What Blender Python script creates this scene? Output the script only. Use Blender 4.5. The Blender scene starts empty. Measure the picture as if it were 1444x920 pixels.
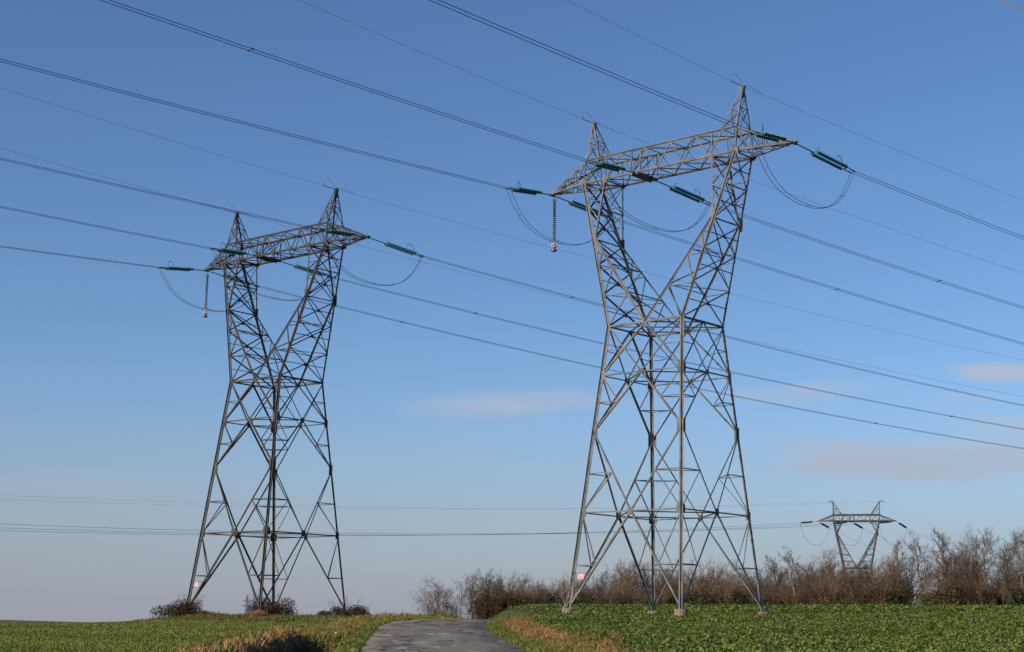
import bpy, math, random
import numpy as np
from mathutils import Vector, Matrix
random.seed(7); RNG = np.random.default_rng(11)
scene = bpy.context.scene
COL = scene.collection

# ------------------------------------------------------------------ camera
F_PX, PITCH, ROLL = 2242.41, 0.187545, 0.0169925
cp, sp, cr, sr = math.cos(PITCH), math.sin(PITCH), math.cos(ROLL), math.sin(ROLL)
V_FWD = Vector((0, cp, sp)); _r = Vector((1, 0, 0)); _u = Vector((0, -sp, cp))
V_RIGHT = _r*cr + _u*sr; V_UP = -_r*sr + _u*cr
cam_d = bpy.data.cameras.new('camera'); cam = bpy.data.objects.new('camera', cam_d); COL.objects.link(cam)
cam.matrix_world = Matrix(((V_RIGHT.x, V_UP.x, -V_FWD.x, 0), (V_RIGHT.y, V_UP.y, -V_FWD.y, 0), (V_RIGHT.z, V_UP.z, -V_FWD.z, 0), (0, 0, 0, 1)))
cam_d.sensor_width = 36.0; cam_d.lens = F_PX/1444*36.0
cam_d.clip_start = 0.1; cam_d.clip_end = 20000
scene.camera = cam

# ------------------------------------------------------------------ light
SUN_AZ, SUN_EL = math.radians(-125), math.radians(25)      # azimuth from +Y towards +X; sun behind the left shoulder
SUN_DIR = Vector((math.sin(SUN_AZ)*math.cos(SUN_EL), math.cos(SUN_AZ)*math.cos(SUN_EL), math.sin(SUN_EL)))
sun_d = bpy.data.lights.new('sun', 'SUN'); sun = bpy.data.objects.new('sun', sun_d); COL.objects.link(sun)
sun_d.energy = 5.0; sun_d.angle = math.radians(0.5); sun_d.color = (1.0, 0.88, 0.72)
sun.rotation_euler = (-SUN_DIR).to_track_quat('-Z', 'Y').to_euler()
scene.view_settings.view_transform = 'Standard'; scene.view_settings.look = 'None'
scene.view_settings.exposure = 0.0; scene.view_settings.gamma = 1.0; scene.view_settings.use_curve_mapping = False

def pixel_dir(px, py):
    d = V_FWD*F_PX + V_RIGHT*(px-722) - V_UP*(py-460)
    return d.normalized()

world = bpy.data.worlds.new('World'); scene.world = world; world.use_nodes = True
def build_world():
    nt = world.node_tree; nt.nodes.clear(); N = nt.nodes.new; L = nt.links.new
    out = N('ShaderNodeOutputWorld'); bg = N('ShaderNodeBackground'); L(bg.outputs[0], out.inputs[0])
    bg.inputs['Strength'].default_value = 0.112
    tc = N('ShaderNodeTexCoord'); sep = N('ShaderNodeSeparateXYZ'); L(tc.outputs['Generated'], sep.inputs[0])
    def M(op, a, b=None, c=None):
        m = N('ShaderNodeMath'); m.operation = op
        for i, v in enumerate((a, b, c)):
            if v is None: continue
            if isinstance(v, (int, float)): m.inputs[i].default_value = v
            else: L(v, m.inputs[i])
        return m.outputs[0]
    zc = M('MAXIMUM', sep.outputs[2], 0.004)
    comb = N('ShaderNodeCombineXYZ'); L(sep.outputs[0], comb.inputs[0]); L(sep.outputs[1], comb.inputs[1]); L(zc, comb.inputs[2])
    sky = N('ShaderNodeTexSky'); sky.sky_type = 'NISHITA'; sky.sun_disc = False
    sky.sun_elevation = SUN_EL; sky.sun_rotation = SUN_AZ
    sky.altitude = 0; sky.air_density = 1.0; sky.dust_density = 0.4; sky.ozone_density = 4.0
    L(comb.outputs[0], sky.inputs[0])
    hsv = N('ShaderNodeHueSaturation'); hsv.inputs['Saturation'].default_value = 1.06; hsv.inputs['Value'].default_value = SKY_VALUE
    tn = N('ShaderNodeVectorMath'); tn.operation = 'MULTIPLY'; tn.inputs[1].default_value = (1.0, 1.01, 1.12); L(sky.outputs[0], tn.inputs[0]); L(tn.outputs[0], hsv.inputs['Color'])
    # thin winter clouds: soft patches of direction, broken up by noise
    ay = M('MAXIMUM', M('ABSOLUTE', sep.outputs[1]), 0.05)
    u = M('DIVIDE', sep.outputs[0], ay); w = M('DIVIDE', sep.outputs[2], ay)
    nv = N('ShaderNodeCombineXYZ'); L(M('MULTIPLY', u, 9.0), nv.inputs[0]); L(M('MULTIPLY', w, 38.0), nv.inputs[1]); L(M('SIGN', sep.outputs[1]), nv.inputs[2])
    noi = N('ShaderNodeTexNoise'); noi.inputs['Scale'].default_value = 1.0; noi.inputs['Detail'].default_value = 9; noi.inputs['Roughness'].default_value = 0.6
    L(nv.outputs[0], noi.inputs['Vector']); nf = noi.outputs[0]
    total = None
    for (px, py, a, b, st) in CLOUDS:
        d = pixel_dir(px, py); u0, w0 = d.x/d.y, d.z/d.y; a /= 2242; b /= 2242
        e = M('ADD', M('POWER', M('ABSOLUTE', M('DIVIDE', M('SUBTRACT', u, u0), a)), 2.0), M('POWER', M('ABSOLUTE', M('DIVIDE', M('SUBTRACT', w, w0), b)), 2.0))
        e = M('ADD', e, M('MULTIPLY', M('SUBTRACT', nf, 0.5), 4.6))
        mr = N('ShaderNodeMapRange'); mr.interpolation_type = 'SMOOTHSTEP'; L(e, mr.inputs[0])
        mr.inputs[1].default_value = -0.4; mr.inputs[2].default_value = 1.7; mr.inputs[3].default_value = st; mr.inputs[4].default_value = 0
        total = mr.outputs[0] if total is None else M('ADD', total, mr.outputs[0])
    fwd = M('GREATER_THAN', sep.outputs[1], 0.05)
    mask = M('MINIMUM', M('MULTIPLY', total, fwd), 0.85)
    mix = N('ShaderNodeMix'); mix.data_type = 'RGBA'; L(mask, mix.inputs[0]); L(hsv.outputs[0], mix.inputs[6]); mix.inputs[7].default_value = CLOUD_COL
    # low winter haze hugging the horizon
    hz = N('ShaderNodeMapRange'); hz.interpolation_type = 'SMOOTHSTEP'; L(sep.outputs[2], hz.inputs[0])
    hz.inputs[1].default_value = -0.01; hz.inputs[2].default_value = 0.16; hz.inputs[3].default_value = 0.8; hz.inputs[4].default_value = 0
    mix2 = N('ShaderNodeMix'); mix2.data_type = 'RGBA'; L(hz.outputs[0], mix2.inputs[0]); L(mix.outputs[2], mix2.inputs[6]); mix2.inputs[7].default_value = HAZE_COL
    L(mix2.outputs[2], bg.inputs[0])
SKY_VALUE = 0.96
CLOUD_COL = (4.1, 4.5, 5.4, 1); HAZE_COL = (2.65, 2.92, 3.7, 1)
CLOUDS = [(1400, 525, 72, 14, 1.0), (1330, 652, 290, 36, .75), (1180, 664, 160, 20, .4), (770, 566, 150, 15, .38), (680, 580, 110, 15, .35), (1090, 556, 90, 14, .3), (1185, 545, 60, 9, .25), (1430, 608, 130, 24, .5), (110, 690, 150, 22, .2), (1350, 562, 70, 10, .3)]
build_world()

# ------------------------------------------------------------------ helpers
class MB:
    def __init__(s): s.v = []; s.f = []; s.m = []
    def add(s, vs, fs, mi=0):
        o = len(s.v); s.v += [tuple(map(float, v)) for v in vs]; s.f += [tuple(i+o for i in f) for f in fs]; s.m += [mi]*len(fs)
    def member(s, p, q, w, n, off=None, t=None, flip=1):
        """steel angle section from p to q; one leg of the angle lies in the face whose outward normal is n"""
        p = np.asarray(p, float); q = np.asarray(q, float); ax = q-p; l = np.linalg.norm(ax)
        if l < 1e-4: return
        ax /= l; n = np.asarray(n, float); n = n-ax*np.dot(n, ax); n /= np.linalg.norm(n)
        f1 = np.cross(ax, n); f2 = -n
        if np.dot(f1, (1, 1, -.35)) > 0: f1 = -f1          # heel of the angle on the lee side
        if off is None: off = random.uniform(0.0, 0.03)
        t = t or max(.014, .13*w)
        b = n*off - f1*w*.5
        pr = [(0, 0), (w, 0), (w, t), (t, t), (t, w), (0, w)]
        vs = [e+b+f1*a+f2*c for e in (p, q) for a, c in pr]
        fs = [(i, (i+1) % 6, (i+1) % 6+6, i+6) for i in range(6)]+[(5, 4, 3, 2, 1, 0), (6, 7, 8, 9, 10, 11)]
        s.add(vs, fs)
    def angle(s, p, q, w, d1, d2, star=0):
        """corner angle section: vertex of the L on the line p-q, flanges towards d1 and d2"""
        p = np.asarray(p, float); q = np.asarray(q, float); ax = (q-p)/np.linalg.norm(q-p)
        def o(d): d = np.asarray(d, float); d = d-ax*np.dot(d, ax); return d/np.linalg.norm(d)
        f1 = o(d1); f2 = o(d2); t = max(.016, .13*w)
        pr = [(0, 0), (w, 0), (w, t), (t, t), (t, w), (0, w)]
        vs = [e+f1*a+f2*c for e in (p, q) for a, c in pr]
        s.add(vs, [(i, (i+1) % 6, (i+1) % 6+6, i+6) for i in range(6)]+[(5, 4, 3, 2, 1, 0), (6, 7, 8, 9, 10, 11)])
        if star: s.angle(p-(f1+f2)*.012, q-(f1+f2)*.012, w*star, -f1, -f2)     # second angle back to back: starred section
    def plate(s, c, n, a, b, t=.02, up=(0, 0, 1)):
        n = np.asarray(n, float); n /= np.linalg.norm(n); up = np.asarray(up, float); r = np.cross(up, n); r /= np.linalg.norm(r); u = np.cross(n, r); c = np.asarray(c, float)
        vs = [c+r*x*a/2+u*y*b/2+n*z for z in (-t, t) for x, y in ((-1, -1), (1, -1), (1, 1), (-1, 1))]
        s.add(vs, [(3, 2, 1, 0), (4, 5, 6, 7), (0, 1, 5, 4), (1, 2, 6, 5), (2, 3, 7, 6), (3, 0, 4, 7)])
    def box(s, c, h, rz=0.0, taper=1.0):
        c = np.asarray(c, float); ca, sa = math.cos(rz), math.sin(rz); vs = []
        for z in (-1, 1):
            k = taper if z > 0 else 1
            for x, y in ((-1, -1), (1, -1), (1, 1), (-1, 1)):
                X, Y = x*h[0]*k, y*h[1]*k; vs.append(c+np.array([X*ca-Y*sa, X*sa+Y*ca, z*h[2]]))
        s.add(vs, [(3, 2, 1, 0), (4, 5, 6, 7), (0, 1, 5, 4), (1, 2, 6, 5), (2, 3, 7, 6), (3, 0, 4, 7)])
    def tube(s, pts, rad, n=5, cap=True):
        pts = [np.asarray(p, float) for p in pts]; k = len(pts)
        if isinstance(rad, (int, float)): rad = [rad]*k
        ref = None; rings = []
        for i in range(k):
            d = pts[min(i+1, k-1)]-pts[max(i-1, 0)]; d /= (np.linalg.norm(d)+1e-12)
            if ref is None: ref = np.array([0, 0, 1.]) if abs(d[2]) < .9 else np.array([1., 0, 0])
            a = np.cross(d, ref); a /= np.linalg.norm(a); b = np.cross(d, a); ref = np.cross(a, d)
            rings += [pts[i]+(a*math.cos(2*math.pi*j/n)+b*math.sin(2*math.pi*j/n))*rad[i] for j in range(n)]
        fs = [(i*n+j, i*n+(j+1) % n, (i+1)*n+(j+1) % n, (i+1)*n+j) for i in range(k-1) for j in range(n)]
        if cap: fs += [tuple(range(n))[::-1], tuple((k-1)*n+j for j in range(n))]
        s.add(rings, fs)
    def lathe(s, p, q, prof, n=8):
        """profile [(t along p->q in metres, radius)]"""
        p = np.asarray(p, float); q = np.asarray(q, float); d = (q-p)/np.linalg.norm(q-p)
        ref = np.array([0, 0, 1.]) if abs(d[2]) < .9 else np.array([1., 0, 0])
        a = np.cross(d, ref); a /= np.linalg.norm(a); b = np.cross(d, a)
        vs = [p+d*t+(a*math.cos(2*math.pi*j/n)+b*math.sin(2*math.pi*j/n))*r for t, r in prof for j in range(n)]
        k = len(prof)
        s.add(vs, [(i*n+j, i*n+(j+1) % n, (i+1)*n+(j+1) % n, (i+1)*n+j) for i in range(k-1) for j in range(n)]+[tuple(range(n))[::-1], tuple((k-1)*n+j for j in range(n))])
    def build(s, name, mats, parent=None, smooth=False):
        me = bpy.data.meshes.new(name); me.from_pydata(s.v, [], s.f)
        for m in (mats if isinstance(mats, (list, tuple)) else [mats]): me.materials.append(m)
        if any(s.m): me.polygons.foreach_set('material_index', s.m)
        if smooth: me.polygons.foreach_set('use_smooth', [True]*len(s.f))
        me.update(); o = bpy.data.objects.new(name, me); COL.objects.link(o)
        if parent: o.parent = parent
        return o
def np_mesh(name, V, Fq, mat, attr=None, smooth=False, parent=None):
    """V (n,3), Fq (m,k) face indices; attr: dict name -> per-vertex floats"""
    me = bpy.data.meshes.new(name); V = np.asarray(V, np.float32); Fq = np.asarray(Fq, np.int32); k = Fq.shape[1]; m = len(Fq)
    me.vertices.add(len(V)); me.vertices.foreach_set('co', V.ravel())
    me.loops.add(m*k); me.loops.foreach_set('vertex_index', Fq.ravel())
    me.polygons.add(m); me.polygons.foreach_set('loop_start', np.arange(m, dtype=np.int32)*k)
    for a, d in (attr or {}).items():
        at = me.attributes.new(a, 'FLOAT', 'POINT'); at.data.foreach_set('value', np.asarray(d, np.float32))
    me.update(calc_edges=True); me.validate()
    if smooth: me.polygons.foreach_set('use_smooth', [True]*m)
    for mm in (mat if isinstance(mat, (list, tuple)) else [mat]): me.materials.append(mm)
    o = bpy.data.objects.new(name, me); COL.objects.link(o)
    if parent: o.parent = parent
    return o
def tag(o, label=None, cat=None, group=None, kind=None):
    if label: o['label'] = label
    if cat: o['category'] = cat
    if group: o['group'] = group
    if kind: o['kind'] = kind
    return o
def thing(name, loc, rz=0.0, **k):
    o = bpy.data.objects.new(name, None); COL.objects.link(o); o.location = loc; o.rotation_euler = (0, 0, rz); o.empty_display_size = .3
    return tag(o, **k)

# ------------------------------------------------------------------ materials
def mat(name, c1, c2=None, scale=4.0, rough=.8, metal=0.0, bump=0.0, rand=0.0, attr=None, detail=5, translucent=0.0, spec=.3, coord='Object', c3=None):
    m = bpy.data.materials.new(name); m.use_nodes = True; nt = m.node_tree; N = nt.nodes.new; L = nt.links.new
    b = nt.nodes['Principled BSDF']; b.inputs['Roughness'].default_value = rough; b.inputs['Metallic'].default_value = metal
    b.inputs['Specular IOR Level'].default_value = spec
    c = (*c1, 1); c2 = (*(c2 or c1), 1)
    tc = N('ShaderNodeTexCoord'); noi = N('ShaderNodeTexNoise'); noi.inputs['Scale'].default_value = scale; noi.inputs['Detail'].default_value = detail
    L(tc.outputs[coord], noi.inputs['Vector'])
    rp = N('ShaderNodeValToRGB'); rp.color_ramp.elements[0].color = c; rp.color_ramp.elements[1].color = c2
    rp.color_ramp.elements[0].position = .32; rp.color_ramp.elements[1].position = .68
    if c3:
        e = rp.color_ramp.elements.new(.5); e.color = (*c3, 1)
    src = noi.outputs[0]
    if attr:
        a = N('ShaderNodeAttribute'); a.attribute_name = attr
        mx = N('ShaderNodeMix'); mx.data_type = 'FLOAT'; mx.inputs[0].default_value = .75; L(noi.outputs[0], mx.inputs[2]); L(a.outputs['Fac'], mx.inputs[3]); src = mx.outputs[0]
    L(src, rp.inputs[0]); col = rp.outputs[0]
    if rand:
        oi = N('ShaderNodeObjectInfo'); h = N('ShaderNodeHueSaturation'); mr = N('ShaderNodeMapRange'); L(oi.outputs['Random'], mr.inputs[0])
        mr.inputs[3].default_value = 1-rand; mr.inputs[4].default_value = 1+rand; L(mr.outputs[0], h.inputs['Value']); L(col, h.inputs['Color']); col = h.outputs[0]
    L(col, b.inputs['Base Color'])
    if bump:
        bm = N('ShaderNodeBump'); bm.inputs['Strength'].default_value = bump; bm.inputs['Distance'].default_value = .05; L(noi.outputs[0], bm.inputs['Height']); L(bm.outputs[0], b.inputs['Normal'])
    if translucent:
        tr = N('ShaderNodeBsdfTranslucent'); L(col, tr.inputs[0]); ms = N('ShaderNodeMixShader'); ms.inputs[0].default_value = translucent
        L(b.outputs[0], ms.inputs[1]); L(tr.outputs[0], ms.inputs[2]); L(ms.outputs[0], nt.nodes['Material Output'].inputs[0])
    return m
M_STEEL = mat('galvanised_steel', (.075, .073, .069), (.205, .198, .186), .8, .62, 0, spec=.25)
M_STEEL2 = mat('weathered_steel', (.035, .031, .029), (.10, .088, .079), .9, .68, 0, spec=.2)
M_STEEL3 = mat('far_steel', (.08, .078, .076), (.14, .135, .13), .9, .7, .1)
M_FITTING = mat('cast_fitting', (.05, .05, .055), (.12, .12, .12), 6, .5, .5)
M_BRIGHT = mat('bright_clamp', (.24, .24, .24), (.4, .4, .4), 6, .45, .3)
M_GLASS = mat('green_glass_disc', (.025, .13, .14), (.075, .24, .245), 9, .22, 0, spec=.8)
M_GLASSD = mat('dark_glass_disc', (.03, .055, .06), (.08, .11, .115), 9, .35, 0, spec=.7)
M_FARGLASS = mat('far_glass_disc', (.03, .05, .055), (.05, .07, .075), 3, .8, spec=.1)
M_WIRE = mat('aluminium_conductor', (.06, .06, .065), (.10, .10, .105), 2, .55, .3)
M_EARTH = mat('earth_wire_steel', (.10, .10, .11), (.15, .15, .16), 2, .6, .3)
M_CONC = mat('weathered_concrete', (.17, .12, .085), (.28, .21, .155), 3, .9, bump=.5)
M_SIGNW = mat('sign_faded_enamel', (.60, .46, .44), (.70, .57, .54), 3, .4)
M_SIGNR = mat('sign_red_paint', (.55, .05, .05), (.62, .10, .08), 3, .45)
M_BARK = mat('winter_bark', (.10, .078, .06), (.23, .185, .145), 2.0, .9, rand=.35)
M_TWIG = mat('winter_twigs', (.085, .055, .038), (.165, .115, .075), 1.0, .95, rand=.35)
M_PALEBARK = mat('pale_bark', (.30, .24, .17), (.42, .35, .27), 2.0, .9)
M_LEAFB = mat('dead_brown_leaf', (.085, .048, .022), (.18, .10, .045), .6, .85, rand=.25, translucent=.2)
M_IVY = mat('ivy_green_leaf', (.02, .035, .012), (.055, .075, .022), .8, .6, rand=.2, translucent=.15)
M_BRAMBLE = mat('bramble_leaf', (.03, .028, .014), (.11, .055, .03), 2.2, .8, rand=.15, translucent=.15)
M_RAPE = mat('crop_leaf', (.050, .088, .018), (.205, .245, .058), .35, .7, attr='tint', translucent=.25, spec=.12, c3=(.115, .17, .033))
M_WHEAT = mat('young_cereal_blade', (.11, .135, .022), (.22, .225, .05), .3, .8, attr='tint', translucent=.25)
M_GRASS = mat('verge_grass_blade', (.075, .115, .018), (.26, .25, .05), .5, .75, attr='tint', translucent=.25)
M_DRY = mat('dry_straw_blade', (.24, .125, .045), (.46, .28, .11), .8, .8, attr='tint', translucent=.25)
M_STONE = mat('pale_stone', (.5, .48, .44), (.7, .68, .64), 5, .9)
M_WALL = mat('white_render', (.62, .56, .51), (.72, .67, .62), 1.5, .9)
M_TILE = mat('red_roof_tile', (.14, .085, .065), (.22, .14, .11), 5, .85)
M_PANE = mat('dark_window_pane', (.03, .035, .04), (.05, .055, .06), 2, .1, spec=.6)
M_WOOD = mat('dark_post_wood', (.025, .02, .018), (.06, .05, .042), 8, .9)

# ------------------------------------------------------------------ terrain
def ip(x, xs, ys):
    """smooth cubic interpolation"""
    xs = np.asarray(xs, float); ys = np.asarray(ys, float); m = np.gradient(ys, xs); x = np.clip(np.asarray(x, float), xs[0], xs[-1])
    i = np.clip(np.searchsorted(xs, x)-1, 0, len(xs)-2); h = xs[i+1]-xs[i]; t = (x-xs[i])/h
    return (2*t**3-3*t**2+1)*ys[i]+(t**3-2*t**2+t)*h*m[i]+(-2*t**3+3*t**2)*ys[i+1]+(t**3-t**2)*h*m[i+1]
RC_Y = [-60, 0, 20, 38, 53, 62, 68, 74, 80, 88, 98, 112, 140, 200, 300]
RC_X = [4.5, .9, -.25, -1.36, -2.36, -2.85, -2.8, -2.35, -1.6, -.5, .5, 1.0, .5, -3, -12]
RZ_Y = [-60, 0, 20, 38, 53, 62, 70, 78, 90, 110, 140, 200, 300]
RZ_Z = [-2.6, -1.65, -1.1, -.605, -.19, .06, .27, .36, .22, -.4, -1.4, -2.2, -2.4]
def road_c(y): return ip(y, RC_Y, RC_X)
def road_z(y): return ip(y, RZ_Y, RZ_Z)
def sst(a, b, x): t = np.clip((x-a)/(b-a), 0, 1); return t*t*(3-2*t)
def soft(x, k=6.0): return np.where(x/k > 30, x, k*np.log1p(np.exp(np.clip(x/k, -40, 40))))
def wob(x, y, s, seed=0):
    return (np.sin(x*1.3/s+seed)*np.cos(y*1.1/s+seed*2)+.6*np.sin(x*2.9/s+y*1.7/s+seed)+.4*np.cos(y*3.7/s-x*2.3/s+seed*3))/2
def ditch_c(y): return road_c(y)-3.55-.12*np.sin(y*.35)-.55*sst(40, 30, y)
def terrain(x, y):
    x = np.asarray(x, float); y = np.asarray(y, float)
    rc = road_c(y); rz = road_z(y); yy = np.clip(y, -60, 400)
    s = yy-(94+1.35*(-12-np.clip(x, -200, 40)))
    left = -1.395+.0213*yy+.0414*np.clip(x, -90, 10)-.030*soft(s)
    left = left-.006*soft(yy-260, 20)+.72*np.exp(-((x+21)/11.5)**4-((y-145)/15)**2)
    left = left+.30*np.exp(-((x-rc+6)/5)**2)*sst(68, 85, y)*(1-sst(115, 140, y))
    right = -1.45+.02*np.minimum(yy, 205)+.015*np.clip(x, -20, 90)-.0*yy-.018*soft(yy-208, 4)
    right = right+.26*np.exp(-((x-2.2)/4.5)**2-((y-86)/22)**2)-.2*np.exp(-((x-12)/16)**2-((y-114)/22)**2)+.03*wob(x, y, 6, 2)
    dx = x-rc
    t = sst(-1.0, 1.0, dx/6.0)
    base = left*(1-t)+right*t+.025*wob(x, y, 1.7, 1)
    # ditch with its spoil ridge along the left verge
    dd = x-ditch_c(y); fade = (1-sst(55.5, 58, y))*sst(-60, 5, y)
    base = base-fade*1.15*np.exp(-(np.abs(dd+.12*wob(x, y, 1.1, 2))/.8)**3.6)+fade*(.32+.14*wob(x, y, .9, 4))*np.exp(-(np.abs(dd+1.45)/.8)**3)
    base = base-.55*np.exp(-((x-2.2)/.42)**2-((y-42.6)/.6)**2)+.30*np.exp(-((x-3.0)/.5)**2-((y-42)/.8)**2)
    # road bed
    k = sst(2.05, 3.3, np.abs(dx)); z = (rz-.06)*(1-k)+base*k
    z = z-.012*soft(-y-30, 10)*0
    far = np.hypot(x, y); z = z-.0045*soft(far-420, 40)
    return z
def TZ(x, y): return float(terrain(np.array([x]), np.array([y]))[0])

def ground():
    xs = np.concatenate([-np.geomspace(5000, 75, 26), np.arange(-74, -14, 1.0), np.arange(-14, 10, .16), np.arange(10, 90, 1.0), np.geomspace(91, 5000, 26)])
    ys = np.concatenate([-np.geomspace(3000, 30, 14), np.arange(-26, 28, 2.0), np.arange(28, 90, .3), np.arange(90, 215, 1.0), np.geomspace(216, 6000, 40)])
    X, Y = np.meshgrid(xs, ys); Z = terrain(X, Y); V = np.stack([X, Y, Z], -1).reshape(-1, 3)
    nx, ny = len(xs), len(ys); I = np.arange(nx*ny).reshape(ny, nx)
    Fq = np.stack([I[:-1, :-1], I[:-1, 1:], I[1:, 1:], I[1:, :-1]], -1).reshape(-1, 4)
    dx = (X-road_c(Y)).ravel(); dd = (X-ditch_c(Y)).ravel(); yy = Y.ravel()
    nz = .5*wob(X, Y, .7, 3).ravel()
    crop = sst(0, 1, dx-field_edge(yy)+nz)
    wheat = sst(0, 1, -dx-wheat_edge(yy)+nz)
    dirt = (1-sst(55, 59, yy))*np.exp(-(np.abs(dd+1.3+.3*nz)/1.5)**4)
    ditch_shade = (1-sst(55.5, 58.5, yy))*(1-sst(.7, 1.05, np.abs(dd+.1)+.12*nz))  # mask for the ditch's shade, painted into the soil colour as near-black
    m = bpy.data.materials.new('ground_soil_and_turf'); m.use_nodes = True; nt = m.node_tree; N = nt.nodes.new; L = nt.links.new
    b = nt.nodes['Principled BSDF']; b.inputs['Roughness'].default_value = .95; b.inputs['Specular IOR Level'].default_value = .1
    tc = N('ShaderNodeTexCoord')
    def noise(sc, det=6):
        n = N('ShaderNodeTexNoise'); n.inputs['Scale'].default_value = sc; n.inputs['Detail'].default_value = det; n.inputs['Roughness'].default_value = .65; L(tc.outputs['Object'], n.inputs['Vector']); return n.outputs[0]
    def ramp(f, *st):
        r = N('ShaderNodeValToRGB'); L(f, r.inputs[0]); e = r.color_ramp.elements
        e[0].position, e[0].color = st[0][0], (*st[0][1], 1); e[1].position, e[1].color = st[-1][0], (*st[-1][1], 1)
        for p, c in st[1:-1]: q = e.new(p); q.color = (*c, 1)
        return r.outputs[0]
    n1 = noise(3.0); n2 = noise(.35)
    def mixc(f, a, c):
        x = N('ShaderNodeMix'); x.data_type = 'RGBA'; L(f, x.inputs[0]); L(a, x.inputs[6]); L(c, x.inputs[7]); return x.outputs[2]
    def att(nm): a = N('ShaderNodeAttribute'); a.attribute_name = nm; return a.outputs['Fac']
    verge = ramp(n1, (.3, (.075, .085, .022)), (.55, (.15, .13, .04)), (.75, (.24, .155, .06)))
    wh = mixc(ramp(n2, (.35, (.0, .0, .0)), (.7, (.6, .6, .6))), ramp(n1, (.35, (.085, .095, .024)), (.7, (.15, .15, .042))), ramp(n1, (.35, (.11, .082, .036)), (.7, (.17, .135, .058))))
    cr_ = ramp(n1, (.35, (.025, .035, .012)), (.7, (.05, .075, .02)))
    di = ramp(n1, (.32, (.085, .045, .02)), (.5, (.19, .105, .05)), (.7, (.33, .20, .095)))
    c = mixc(att('wheat'), verge, wh); c = mixc(att('crop'), c, cr_); c = mixc(att('dirt'), c, di); c = mixc(att('ditch_shade'), c, ramp(n1, (.35, (.018, .013, .009)), (.7, (.05, .036, .024))))
    L(c, b.inputs['Base Color'])
    bm = N('ShaderNodeBump'); bm.inputs['Strength'].default_value = .8; bm.inputs['Distance'].default_value = .12; L(n1, bm.inputs['Height']); L(bm.outputs[0], b.inputs['Normal'])
    return tag(np_mesh('ground', V, Fq, m, dict(crop=crop, wheat=wheat, dirt=dirt, ditch_shade=ditch_shade), smooth=True), kind='structure')
def field_edge(y): return np.interp(y, [0, 38, 45, 55, 65, 75, 90, 110, 150], [4.2, 4.1, 4.0, 4.4, 3.8, 2.9, 2.4, 2.4, 2.4])   # crop starts this far right of the road centre
def wheat_edge(y): return np.interp(y, [0, 38, 52, 60, 75, 95, 130], [6.4, 6.3, 5.9, 5.2, 5.0, 7.5, 9.0])
ground()

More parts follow.
